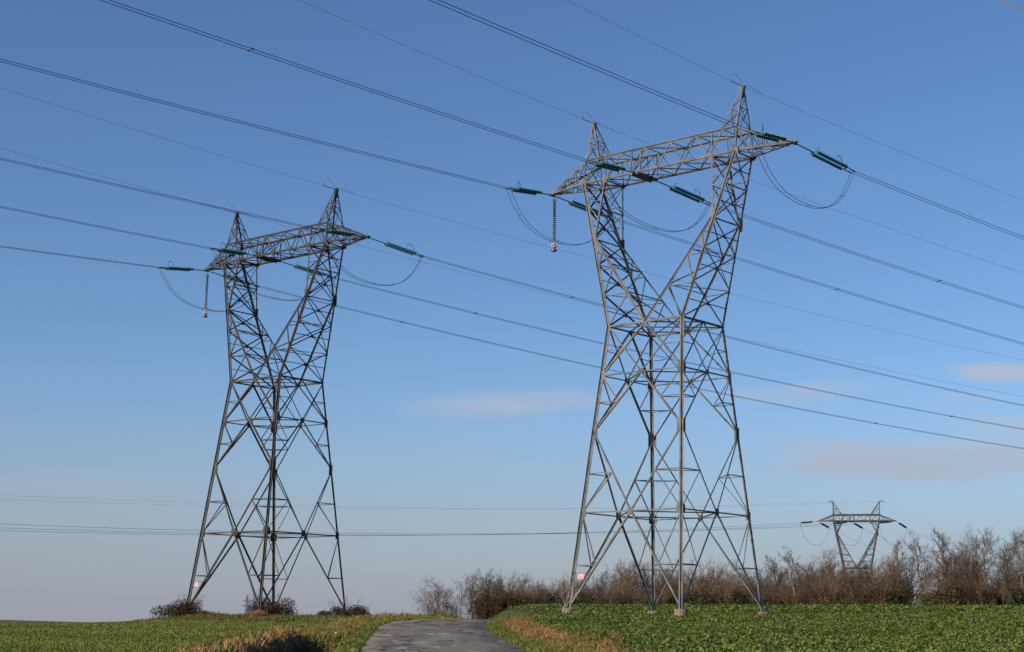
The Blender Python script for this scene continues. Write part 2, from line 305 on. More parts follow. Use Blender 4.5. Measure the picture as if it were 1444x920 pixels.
def road():
    ys = np.arange(-60, 300, .5); rows = []; us = np.array([-2.06, -1.9, -1.2, -.4, .4, 1.2, 1.9, 2.06])
    c = road_c(ys); z = road_z(ys)
    tx = np.gradient(c, ys); nl = np.hypot(1, tx)
    X = c[:, None]+us[None, :]/nl[:, None]*(1+.06*(1-sst(40, 58, ys))[:, None]+.02*np.sin(ys*1.7)[:, None]+.015*np.sin(ys*4.1)[:, None]); Yv = ys[:, None]-us[None, :]*(tx/nl)[:, None]
    Z = z[:, None]-.012*us[None, :]**2-np.where(np.abs(us) > 2, .09, 0)[None, :]+.012*np.sin(ys*.9)[:, None]*np.sign(us)[None, :]
    V = np.stack([X, Yv, Z], -1).reshape(-1, 3); n, k = X.shape; I = np.arange(n*k).reshape(n, k)
    Fq = np.stack([I[:-1, :-1], I[:-1, 1:], I[1:, 1:], I[1:, :-1]], -1).reshape(-1, 4)
    U = np.repeat(us[None, :], n, 0).ravel(); S = np.repeat(ys[:, None], k, 1).ravel()
    m = bpy.data.materials.new('worn_asphalt'); m.use_nodes = True; nt = m.node_tree; N = nt.nodes.new; L = nt.links.new
    b = nt.nodes['Principled BSDF']; b.inputs['Roughness'].default_value = .9; b.inputs['Specular IOR Level'].default_value = .2
    a1 = N('ShaderNodeAttribute'); a1.attribute_name = 'across'; a2 = N('ShaderNodeAttribute'); a2.attribute_name = 'along'
    def vec(sx, sy):
        c = N('ShaderNodeCombineXYZ')
        for a, s_, i in ((a1, sx, 0), (a2, sy, 1)):
            mm = N('ShaderNodeMath'); mm.operation = 'MULTIPLY'; mm.inputs[1].default_value = s_; L(a.outputs['Fac'], mm.inputs[0]); L(mm.outputs[0], c.inputs[i])
        return c.outputs[0]
    def noise(v, det=5, dist=0):
        n = N('ShaderNodeTexNoise'); n.inputs['Scale'].default_value = 1; n.inputs['Detail'].default_value = det; n.inputs['Distortion'].default_value = dist; L(v, n.inputs['Vector']); return n.outputs[0]
    def ramp(f, *st):
        r = N('ShaderNodeValToRGB'); L(f, r.inputs[0]); e = r.color_ramp.elements
        e[0].position, e[0].color = st[0][0], (*st[0][1], 1); e[1].position, e[1].color = st[-1][0], (*st[-1][1], 1)
        for p, c in st[1:-1]: q = e.new(p); q.color = (*c, 1)
        return r.outputs[0]
    base = ramp(noise(vec(1.1, .16), 6, .4), (.3, (.14, .115, .088)), (.5, (.19, .158, .122)), (.7, (.24, .202, .16)))
    patch = ramp(noise(vec(1.0, .22), 2, .6), (.57, (0, 0, 0)), (.63, (1, 1, 1)))
    vo = N('ShaderNodeTexVoronoi'); vo.feature = 'DISTANCE_TO_EDGE'; vo.inputs['Scale'].default_value = 1
    wv = N('ShaderNodeVectorMath'); wv.operation = 'ADD'; nz = N('ShaderNodeTexNoise'); nz.inputs['Scale'].default_value = 1.5; L(vec(1, .5), nz.inputs['Vector']); L(vec(.55, .14), wv.inputs[0]); L(nz.outputs['Color'], wv.inputs[1]); L(wv.outputs[0], vo.inputs['Vector'])
    crack = ramp(vo.outputs['Distance'], (.025, (1, 1, 1)), (.05, (0, 0, 0)))
    brk = ramp(noise(vec(.5, .1), 2), (.40, (0, 0, 0)), (.55, (1, 1, 1)))
    def mixc(f, a, c, const=None):
        x = N('ShaderNodeMix'); x.data_type = 'RGBA'; L(f, x.inputs[0]); L(a, x.inputs[6])
        if const: x.inputs[7].default_value = (*const, 1)
        else: L(c, x.inputs[7])
        return x.outputs[2]
    mu = N('ShaderNodeMath'); mu.operation = 'MULTIPLY'; L(crack, mu.inputs[0]); L(brk, mu.inputs[1])
    light = ramp(noise(vec(1.3, .30), 2, .4), (.60, (0, 0, 0)), (.66, (1, 1, 1)))
    c = mixc(patch, base, None, (.135, .113, .092)); c = mixc(light, c, None, (.30, .265, .225)); c = mixc(mu.outputs[0], c, None, (.04, .038, .036)); L(c, b.inputs['Base Color'])
    bm = N('ShaderNodeBump'); bm.inputs['Strength'].default_value = .4; bm.inputs['Distance'].default_value = .02; L(noise(vec(14, 9), 3), bm.inputs['Height']); L(bm.outputs[0], b.inputs['Normal'])
    tag(np_mesh('road', V, Fq, m, dict(across=U, along=S), smooth=True), kind='structure')
road()

# ------------------------------------------------------------------ pylons
G1 = dict(au=5.0627, av=5.223, bu=3.4602, bv=2.7008, zA=7.052, zB=13.159, zC=17.491, W=21.328, K=28.723, pu=5.583, pv=1.76, H1=33.643, H2=35.574, H3=39.0, cu=7.245, cv=1.187, du=5.072, ct=7.257, cvt=1.015, dt=5.81, ap=7.177, L=11.579, tz=33.722, uC=-2.1)
G3 = dict(au=3.6, av=3.7, bu=2.75, bv=2.8, zA=3.4, zB=6.3, zC=8.4, W=10.27, K=17.48, pu=3.87, pv=1.55, H1=19.87, H2=21.19, H3=23.94, cu=4.65, cv=1.55, du=2.8, ct=4.73, cvt=1.35, dt=2.85, ap=4.38, L=7.9, tz=19.87, uC=-1.0)
SU = dict(L=-1, B=-1, F=1, R=1); SV = dict(L=-1, F=-1, B=1, R=1)       # sign along the crossarm, sign in depth (front = -y)
FACES = [('L', 'F', (0, -1, 0)), ('F', 'R', (1, 0, 0)), ('R', 'B', (0, 1, 0)), ('B', 'L', (-1, 0, 0))]
def lerp(a, b, t): return np.asarray(a, float)*(1-t)+np.asarray(b, float)*t
def pylon(g, loc, yaw, steel, label, detail=True, foot=.5, bolts=True, horns=False):
    root = thing('electricity_pylon', loc, yaw, label=label, cat='pylon', group='lattice pylons of the power lines')
    W = g['W']; kw = 1.1 if horns else 1.0
    def leg(c, z):
        t = z/W; return np.array([SU[c]*(g['au']+(g['bu']-g['au'])*t), SV[c]*(g['av']+(g['bv']-g['av'])*t), z])
    def mid(c, d, z): return (leg(c, z)+leg(d, z))/2
    # four main legs, with climbing bolts on two of them
    for c in 'LFRB':
        mb = MB(); d1 = (-SU[c], 0, 0); d2 = (0, -SV[c], 0)
        mb.angle(leg(c, -.15), leg(c, W+.1), .205*kw, d1, d2, .72 if c in 'LF' else 0)
        if bolts and c in 'RL':
            ax = (leg(c, W)-leg(c, 0))/np.linalg.norm(leg(c, W)-leg(c, 0)); s = 2.6; k = 0
            while s < W:
                p = leg(c, 0)+ax*s; o = np.array([SU[c]*1.0, 0, 0]) if k % 2 else np.array([0, SV[c]*1.0, 0])
                mb.tube([p-o*.03+np.array(d2 if k % 2 else d1)*.12, p+o*.17+np.array(d2 if k % 2 else d1)*.12], .016, 4); s += .38; k += 1
        if detail:
            for z in (g['zA'], g['zB'], g['zC']):
                for nrm, dd in (((SU[c], 0, 0), d2), ((0, SV[c], 0), d1)):
                    mb.plate(leg(c, z)+np.array(dd)*.2+np.array(nrm)*.036, nrm, .42, .62 if z != g['zB'] else .95, .008)
        mb.build('leg', steel, root)
    # lattice panels of the four body faces
    for c, d, n in FACES:
        mb = MB(); zA, zB, zC = g['zA'], g['zB'], g['zC']; mA, mC, mW = mid(c, d, zA), mid(c, d, zC), mid(c, d, W)
        w1, w2, w3 = .14*kw, .11*kw, .07*kw
        for z in (zA, zC): mb.member(leg(c, z), leg(d, z), w3*1.35, n)
        mb.member(leg(c, W), leg(d, W), w1, n)
        mb.plate(mA+np.array(n)*.034, n, .46, .56, .01); mb.plate(mC+np.array(n)*.034, n, .4, .4, .01)
        for a in (c, d):
            fl = 1 if a == c else -1
            mb.member(leg(a, .1), mA, w1, n, flip=fl); mb.member(mA, leg(a, zB), w2, n, flip=fl); mb.member(leg(a, zB), mC, w1*.95, n, flip=fl)
            mb.member(leg(a, zC), mW, w1*.95, n, flip=fl); mb.member(mC, leg(a, W), w2*.8, n, flip=fl)
            q = lerp(leg(a, .1), mA, .44); mb.member(q, leg(a, q[2]), w3, n); mb.member(q, leg(a, zA), w3, n)
            q2 = lerp(mA, leg(a, zB), .48); mb.member(q2, leg(a, q2[2]), w3, n); mb.member(q2, leg(a, zA), w3, n)
            q3 = lerp(leg(a, zB), mC, .52); mb.member(q3, leg(a, q3[2]), w3, n); mb.member(q3, leg(a, zC), w3, n)
            q4 = lerp(leg(a, zC), mW, .5); mb.member(q4, leg(a, q4[2]), w3*.8, n)
        mb.build('lattice_panel', steel, root)
    # horizontal bracing inside the body
    up = (0, 0, 1)
    for z in (g['zA'], g['zC'], W):
        mb = MB(); ms = [mid(c, d, z) for c, d, n in FACES]
        for i in range(4): mb.member(ms[i], ms[(i+1) % 4], .085*kw, up)
        if detail and z == W: mb.member(leg('L', W), leg('R', W), .07, up); mb.member(leg('F', W), leg('B', W), .07, up)
        mb.build('diaphragm_bracing', steel, root)
    if detail:
        for c, nb in (('L', 'FB'), ('F', 'LR'), ('R', 'FB'), ('B', 'LR')):
            for k in range(3):
                qs = []
                for o in nb:
                    p, q, t = [(leg(c, .1), mid(c, o, g['zA']), .44), (mid(c, o, g['zA']), leg(c, g['zB']), .48), (leg(c, g['zB']), mid(c, o, g['zC']), .52)][k]; qs.append(lerp(p, q, t))
                mb = MB(); mb.member(qs[0], qs[1], .06, up); mb.build('corner_tie', steel, root)
    # the two arms of the fork
    for s in (-1, 1):
        arm = MB(); oc = {}; ic = {}
        for fb in (-1, 1):
            c = {(-1, -1): 'L', (-1, 1): 'B', (1, -1): 'F', (1, 1): 'R'}[(s, fb)]
            P0 = leg(c, W); PB = np.array([s*g['cu'], fb*g['cv'], g['H1']]); tK = (g['K']-W)/(g['H1']-W); PK = lerp(P0, PB, tK)
            I0 = mid('L', 'F', W) if fb < 0 else mid('R', 'B', W); IB = np.array([s*g['du'], fb*g['cv'], g['H1']])
            IK = PK+np.array([-s*.22, 0, 0])
            arm.angle(P0, PB, .175*kw, (-s, 0, 0), (0, -fb, 0), .7 if fb < 0 else 0)
            arm.angle(I0, IK, .14*kw, (s, 0, 0), (0, -fb, 0), .7 if fb < 0 else 0); arm.angle(IK, IB, .12*kw, (s, 0, 0), (0, -fb, 0))
            def O(z, P0=P0, PB=PB): return lerp(P0, PB, (z-W)/(g['H1']-W))
            def I(z, I0=I0, IK=IK, IB=IB): return lerp(I0, IK, (z-W)/(g['K']-W)) if z <= g['K'] else lerp(IK, IB, (z-g['K'])/(g['H1']-g['K']))
            oc[fb] = O; ic[fb] = I; n = (0, fb, 0)
            zs = [W+(g['K']-W)*t for t in ((0, .2, .38, .54, .68, .8, .9) if horns else (0, .34, .64, .86))]
            for i in range(1, len(zs)):
                arm.member(I(zs[i]), O(zs[i]), .075*kw, n); arm.member(I(zs[i]), O(zs[i-1]), .085*kw, n)
            arm.plate(PK+np.array([-s*.1, fb*.03, .1]), n, .42, 1.1, .01)
            zt = [g['K']+(g['H1']-g['K'])*t for t in (.0, .33, .66, .98)]
            for i in range(1, 3): arm.member(I(zt[i]), O(zt[i]), .065*kw, n)
            for i in range(1, 4): arm.member(I(zt[i]) if i % 2 else O(zt[i]), O(zt[i-1]) if i % 2 else I(zt[i-1]), .065*kw, n)
            arm.plate(PB+np.array([0, fb*.04, .05]), n, .55, .5, .01); arm.plate(IB+np.array([0, fb*.04, .0]), n, .4, .5, .01)
        # outer and inner side faces: crossed bracing
        lv = [W+(g['K']-W)*t for t in ((0, .19, .38, .56, .73, .88, 1) if horns else (0, .36, .70, 1))]+[ g['K']+(g['H1']-g['K'])*.52, g['H1']]; nk = len(lv)-3
        for chord, nn in ((oc, (s, 0, 0)), (ic, (-s, 0, .5))):
            for i in range(len(lv)-1):
                a, b = lv[i], lv[i+1]; A, Bk = chord[-1], chord[1]; wx = (.105 if chord is oc else .07)*kw
                if chord is ic and i < nk:
                    arm.member(A(b), Bk(b), .065*kw, nn); (arm.member(A(a), Bk(b), wx, nn) if i % 2 else arm.member(Bk(a), A(b), wx, nn))
                else:
                    arm.member(A(a), Bk(b), wx, nn); arm.member(Bk(a), A(b), wx, nn)
                    if chord is oc and detail:
                        m_ = (A(a)+Bk(b)+Bk(a)+A(b))/4; h = m_[2]; arm.member(A(h), m_, .06, nn); arm.member(Bk(h), m_, .06, nn); arm.plate(m_, nn, .3, .3, .01)
                    if i >= nk: arm.member(A(b-.02), Bk(b-.02), .08*kw, nn)
        # plan struts across the arm
        for z in lv[1:nk+1]:
            arm.member(oc[-1](z), ic[1](z), .06*kw, up); arm.member(oc[1](z), ic[-1](z), .06*kw, up)
        # diagonal sheets between the outer and inner chords across the arm depth
        arm.build('fork_arm', steel, root)
    # crossarm: lattice box girder tapering to both tips
    cr_ = MB(); bays = 6
    xb = np.linspace(-g['cu'], g['cu'], bays+1); xt = (xb[:-1]+xb[1:])/2
    for fb in (-1, 1):
        n = (0, fb, 0); yb, yt = fb*g['cv'], fb*g['cvt']
        Bp = lambda x: np.array([x, yb, g['H1']]); Tp = lambda x: np.array([x, yt, g['H2']])
        cr_.angle(Bp(-g['cu']), Bp(g['cu']), .15*kw, (0, -fb, 0), up, .5); cr_.angle(Tp(-g['ct']), Tp(g['ct']), .12*kw, (0, -fb, 0), (0, 0, -1), .8)
        for i, x in enumerate(xt):
            cr_.member(Bp(xb[i]), Tp(x), .075*kw, n); cr_.member(Tp(x), Bp(xb[i+1]), .075*kw, n)
            cr_.plate(Tp(x)+np.array([0, fb*.035, -.08]), n, .34, .2, .01); cr_.plate(Bp(xb[i])+np.array([0, fb*.035, .1]), n, .3, .22, .01)
        for x in (-g['cu'], g['cu'], -g['du'], g['du'], g['uC']-.45, g['uC']+.45): cr_.member(Bp(x), Tp(x), .09*kw, n)
        for s in (-1, 1):
            tip = np.array([s*g['L'], fb*.14, g['tz']]); tipT = tip+np.array([-s*.1, 0, .16])
            b0, t0 = Bp(s*g['cu']), Tp(s*g['ct'])
            cr_.angle(b0, tip, .17*kw, (0, -fb, 0), up); cr_.angle(t0, tipT, .13*kw, (0, -fb, 0), (0, 0, -1))
            for k in (.25, .5, .72): cr_.member(lerp(b0, tip, k), lerp(t0, tipT, k), .07*kw, n)
            for k0, k1 in ((0, .25), (.25, .5), (.5, .72)): cr_.member(lerp(t0, tipT, k0), lerp(b0, tip, k1), .07*kw, n)
    for zz, yy, xs in ((g['H1'], g['cv'], list(xb)), (g['H2'], g['cvt'], [-g['ct']]+list(xt)+[g['ct']])):
        for i, x in enumerate(xs):
            cr_.member((x, -yy, zz), (x, yy, zz), .075*kw, up)
            if i+1 < len(xs):
                x2 = xs[i+1]; a = 1 if i % 2 else -1
                cr_.member((x, -a*yy, zz), (x2, a*yy, zz), .07*kw, up)
                if detail and zz == g['H1']: cr_.member((x, a*yy, zz), (x2, -a*yy, zz), .06, up)
    for s in (-1, 1):
        for k0, k1 in ((0, .3), (.3, .6), (.6, .85)):
            def bp(k, fb): return lerp((s*g['cu'], fb*g['cv'], g['H1']), (s*g['L'], fb*.14, g['tz']), k)
            cr_.member(bp(k0, -1), bp(k1, 1), .07*kw, up); cr_.member(bp(k1, -1), bp(k1, 1), .065*kw, up)
            def tp(k, fb): return lerp((s*g['ct'], fb*g['cvt'], g['H2']), (s*(g['L']-.1), fb*.14, g['tz']+.16), k)
            cr_.member(tp(k0, 1), tp(k1, -1), .065*kw, up); cr_.member(tp(k1, -1), tp(k1, 1), .06*kw, up)
        cr_.box((s*(g['L']-.05), 0, g['tz']+.05), (.28, .17, .06)); cr_.member((s*g['cu'], -g['cv'], g['H1']), (s*g['ct'], g['cvt'], g['H2']), .08*kw, (1, 0, 0)); cr_.member((s*g['cu'], g['cv'], g['H1']), (s*g['ct'], -g['cvt'], g['H2']), .08*kw, (1, 0, 0))
        cr_.member((s*g['du'], -g['cv'], g['H1']), (s*g['cu'], g['cv'], g['H1']), .14*kw, up); cr_.member((s*g['du'], g['cv'], g['H1']), (s*g['cu'], -g['cv'], g['H1']), .14*kw, up)
    # heavy cross beam carrying the middle phase
    for dx in (-.28, .28): cr_.box((g['uC']+dx, 0, g['H1']-.06), (.09, g['cv']+.12, .11))
    for dx in (-.45, .45): cr_.member((g['uC']+dx, -g['cv'], g['H1']), (g['uC']+dx, g['cvt'], g['H2']), .09*kw, (1, 0, 0))
    cr_.build('crossarm', steel, root)
    # earth wire peaks
    for s in (-1, 1):
        pk = MB(); base = {}; topx = s*g['ap']
        lean = s*.5 if horns else 0
        for a, x in (('o', g['ct']), ('i', g['dt'])):
            for fb in (-1, 1): base[(a, fb)] = (np.array([s*x, fb*g['cvt'], g['H2']]), np.array([topx+(.1 if a == 'o' else -.1)*s+lean*.6, fb*.1, g['H3']-.08]))
        for (a, fb), (p, q) in base.items():
            pk.angle(p, q, .11*kw, ((-s if a == 'o' else s), 0, 0), (0, -fb, 0))
        seq = [('o', -1), ('i', -1), ('i', 1), ('o', 1)]
        for i in range(4):
            a, b = seq[i], seq[(i+1) % 4]; n = (base[a][0]+base[b][0])/2-np.array([s*(g['ct']+g['dt'])/2, 0, g['H2']])
            f = lambda k, t: lerp(base[k][0], base[k][1], t)
            pk.member(f(a, .5), f(b, .5), .055*kw, n); pk.member(f(a, 0), f(b, .5), .06*kw, n); pk.member(f(b, 0), f(a, .5), .05*kw, n); pk.member(f(a, .5), f(b, .78), .05*kw, n)
        pk.box((topx+lean*.6, 0, g['H3']-.1), (.16, .14, .14)); pk.box((topx+lean*.6, 0, g['H3']-.55), (.12, .12, .3))
        if horns:
            pk.tube([(topx+lean*.5, 0, g['H3']), (topx+lean*2.4, 0, g['H3']+.08)], .09, 5)
        pk.build('earth_wire_peak', steel, root)
    # concrete footings
    for c in 'LFRB':
        mb = MB(); p = leg(c, 0); rz = .3 if c in 'LR' else -.2
        mb.lathe(p+np.array([SU[c]*.02, SV[c]*.02, -foot-.5]), p+np.array([0, 0, .02]), [(0, .50), (foot+.40, .47), (foot+.5, .45), (foot+.52, .36)], 14)
        mb.build('concrete_footing', M_CONC, root)
    return root, leg, mid

T1 = (11.7626, 119.3758, 1.4637); Y1 = -.7292065
T2 = (-22.0956, 148.6085, 1.0651); Y2 = -.7118278
T3 = (71.83, 330.0, 2.94); Y3 = -.2638
def world_pt(T, yaw, p):
    c, s = math.cos(yaw), math.sin(yaw); return np.array([p[0]*c-p[1]*s+T[0], p[0]*s+p[1]*c+T[1], p[2]+T[2]])
def warning_sign(root, leg, mid):
    a0, a1, b0, b1 = leg('L', 2.05), leg('L', 2.55), lerp(leg('L', .1), mid('L', 'F', G1['zA']), 2.0/6.95), lerp(leg('L', .1), mid('L', 'F', G1['zA']), 2.5/6.95)
    mb = MB(); n = (0, -1, 0)
    for p, q in ((a0, b0), (a1, b1)): mb.member(p, q, .04, n, off=.04)
    br = mb.build('sign_bracket', M_FITTING, root)
    c = (lerp(a0, b0, .55)+lerp(a1, b1, .55))/2
    mb = MB(); mb.plate(c+np.array([0, -.07, 0]), n, .52, .42, .006); sg = mb.build('danger_sign', M_SIGNW, root)
    mb = MB()
    for dz, w in ((.13, .40), (.0, .30), (-.12, .42)): mb.plate(c+np.array([0, -.079, dz]), n, w, .05, .002)
    mb.build('red_lettering', M_SIGNR, sg)
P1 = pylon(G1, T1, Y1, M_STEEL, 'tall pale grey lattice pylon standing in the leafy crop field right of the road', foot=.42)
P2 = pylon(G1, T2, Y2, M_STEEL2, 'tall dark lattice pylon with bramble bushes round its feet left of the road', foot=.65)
P3 = pylon(G3, T3, Y3, M_STEEL3, 'small far lattice pylon rising behind the bare trees on the right', bolts=False, horns=True)
warning_sign(*P1); warning_sign(*P2)
# one more, tiny on the horizon
def horizon_pylon():
    d = pixel_dir(347.5, 866); s = 1150/d.y; p = d*s
    root = thing('electricity_pylon', (p.x, p.y, p.z-9), .3, label='tiny hazy pylon silhouette on the left horizon beside the dark pylon', cat='pylon', group='lattice pylons of the power lines')
    mb = MB()
    for sx, sy in ((-1, -1), (1, -1), (1, 1), (-1, 1)): mb.tube([(sx*2.0, sy*2.0, 0), (sx*.6, sy*.6, 14), (sx*.35, sy*.35, 22)], .28, 4)
    for z in np.arange(1, 13, 2.4):
        k = 2.0-1.4*z/14; k2 = 2.0-1.4*(z+2.4)/14
        for sy in (-1, 1): mb.tube([(-k, sy*k, z), (k2, sy*k2, z+2.4)], .14, 3); mb.tube([(k, sy*k, z), (-k2, sy*k2, z+2.4)], .14, 3)
    for z, w in ((14.5, 3.4), (18, 2.8)): mb.tube([(-w, 0, z), (w, 0, z)], .25, 4); mb.tube([(-w, 0, z), (0, 0, z+1.6), (w, 0, z)], .16, 3)
    mb.build('lattice_mast', M_STEEL3, root)
horizon_pylon()

# ------------------------------------------------------------------ insulators, conductors, jumpers
def hdir(az): return np.array([math.sin(math.radians(az)), math.cos(math.radians(az)), 0.0])
def disc_profile(L, r=.145, pitch=.155, r0=.05):
    pr = [(0, r0)]; n = int(L/pitch)
    for i in range(n):
        t = i*L/n; h = L/n; pr += [(t+.12*h, r0), (t+.3*h, r), (t+.55*h, r*.95), (t+.62*h, r0)]
    return pr+[(L, r0)]
def tension_string(A, E, label, detail=True):
    """double insulator string from crossarm point A to conductor end E"""
    A, E = np.asarray(A, float), np.asarray(E, float); d = E-A; LL = np.linalg.norm(d); d /= LL
    side = np.cross(d, (0, 0, 1)); side /= np.linalg.norm(side); upv = np.cross(side, d)
    root = thing('insulator_string', tuple(A), 0, label=label, cat='insulator', group='tension insulator strings')
    q = lambda t, sx=0, sz=0: d*t+side*sx+upv*sz
    if not detail:
        mb = MB(); mb.tube([q(0), q(LL)], .03, 4); mb.tube([q(LL*.3), q(LL*.92)], .2, 6); mb.build('disc_stack', M_FARGLASS, root); return root
    a, b = LL-3.75, LL-.72; w = .30
    mb = MB(); mb.tube([q(0), q(a-.12)], .045, 6); mb.box(q(.12), (.1, .1, .1)); mb.build('link_rod', M_FITTING, root)
    for t in (a-.06, b+.06):
        mb = MB(); mb.add([q(t-.09, 0, s_*.014) for s_ in (-1, 1)]+[q(t+.05, -w-.06, s_*.014) for s_ in (-1, 1)]+[q(t+.05, w+.06, s_*.014) for s_ in (-1, 1)], [(0, 2, 4), (5, 3, 1), (0, 1, 3, 2), (2, 3, 5, 4), (4, 5, 1, 0)])
        mb.build('yoke_plate', M_FITTING, root)
    for s_ in (-1, 1):
        mb = MB(); mb.lathe(q(a, s_*w), q(b, s_*w), disc_profile(b-a), 10); mb.build('disc_stack', M_GLASS, root, smooth=False)
        mb = MB(); mb.tube([q(b+.05, s_*w*.9), q(LL, s_*.2)], .035, 5); mb.tube([q(LL-.35, s_*.2), q(LL+.15, s_*.2)], .05, 6); mb.build('dead_end_clamp', M_FITTING, root)
    mb = MB(); pts = [q(b-.05, -w, .05), q(b-.1, -w*.9, .5), q(b-.3, -w*.6, .68), q(b-.7, w*.2, .7), q(b-1.0, w*.8, .6), q(b-1.1, w*.9, .3)]; mb.tube(pts, .024, 5); mb.build('arcing_horn', M_FITTING, root)
    mb = MB(); mb.tube([q(a, w, .05), q(a+.05, w, .3), q(a+.25, w, .42)], .018, 5); mb.build('arcing_horn', M_FITTING, root)
    return root
def span(E, az, a, b, smax, n=120, lat=0.0):
    d = hdir(az); side = np.array([d[1], -d[0], 0]); s = smax*np.linspace(0, 1, n)**1.3
    return [np.asarray(E)+d*t+side*lat+np.array([0, 0, a*t+b*t*t]) for t in s]
def bundle(E, az, a, b, smax, label, rad=.021, spacers=()):
    root = thing('conductor_bundle', tuple(E), 0, label=label, cat='power line', group='twin conductor bundles')
    E0 = np.zeros(3)
    for lat in (-.2, .2): mb = MB(); mb.tube(span(E0, az, a, b, smax, 110, lat), rad, 5); mb.build('conductor', M_WIRE, root, smooth=True)
    d = hdir(az); side = np.array([d[1], -d[0], 0])
    for s_ in spacers:
        p = d*s_+np.array([0, 0, a*s_+b*s_*s_]); mb = MB(); mb.tube([p-side*.23, p+side*.23], .028, 5)
        for l in (-.2, .2): mb.tube([p+side*l-d*.09, p+side*l+d*.09], .05, 6)
        mb.build('spacer', M_FITTING, root)
    return root
def jumper(EI, azi, EO, azo, sag, label, p=2.2, pass_pt=None, detail=True):
    root = thing('jumper_loop', tuple(EI), 0, label=label, cat='jumper cable', group='jumper loops under the crossarms')
    EI, EO = np.asarray(EI, float), np.asarray(EO, float)
    si = hdir(azi); si = np.array([si[1], -si[0], 0]); so = hdir(azo); so = np.array([-so[1], so[0], 0])
    def path(lat, n=26):
        pts = []
        for t in np.linspace(0, 1, n):
            x = 2*t-1; f = 1-abs(x)**p
            tt = t if abs(x) < .999 else t; tt = t+.05*math.sin(2*math.pi*t)*-1
            l = (si*(1-t)+so*t); base = EI*(1-tt)+EO*tt; pts.append(base+l*lat-np.array([0, 0, sag*f])-EI)
        return pts
    for lat in ((-.2, .2) if detail else (0,)): mb = MB(); mb.tube(path(lat), .021 if detail else .026, 5); mb.build('jumper_cable', M_WIRE, root, smooth=True)
    if detail:
        a, b = path(-.2), path(.2)
        for k in (4, 13, 21):
            mb = MB(); mb.tube([a[k], b[k]], .024, 5); mb.build('spacer', M_FITTING, root)
    return root, path(0, 61)
def earth_wire(A, az, a, b, smax, label, rad=.012):
    mb = MB(); mb.tube(span(np.zeros(3), az, a, b, smax, 110), rad, 4); o = mb.build('earth_wire', M_EARTH, None, smooth=True); o.location = tuple(A)
    return tag(o, label, 'earth wire', 'earth wires between the pylon peaks')

WH = {'R': 'right tip', 'C': 'middle', 'L': 'left tip'}
LINES = [
 dict(T=T1, Y=Y1, name='pale pylon', azo=60.448, azi=221.39, Lo=5.50, Li=5.456, bo=(.00038923, .00036132), bi=(.00020024, .00035464),
  ko=dict(R=-.24, C=-.2156, L=-.1914), ao=dict(R=-.1556, C=-.1413, L=-.1386, ER=-.1624, EL=-.148),
  ki=dict(R=-.1105, C=-.0787, L=-.1149), ai=dict(R=-.0208, C=-.029, L=-.0589, EL=.0042, ER=.0004), sag=dict(R=3.9, C=3.5, L=3.35)),
 dict(T=T2, Y=Y2, name='dark pylon', azo=62.783, azi=223.243, Lo=5.50, Li=5.456, bo=(.00038923, .00036132), bi=(.00020024, .00035464),
  ko=dict(R=-.2028, C=-.1775, L=-.1819), ao=dict(R=-.1376, C=-.129, L=-.1336, ER=-.1278, EL=-.1329),
  ki=dict(R=-.0729, C=-.0519, L=-.124), ai=dict(R=-.0262, C=-.025, L=-.0666, EL=.0138, ER=.009), sag=dict(R=3.7, C=3.4, L=3.35))]
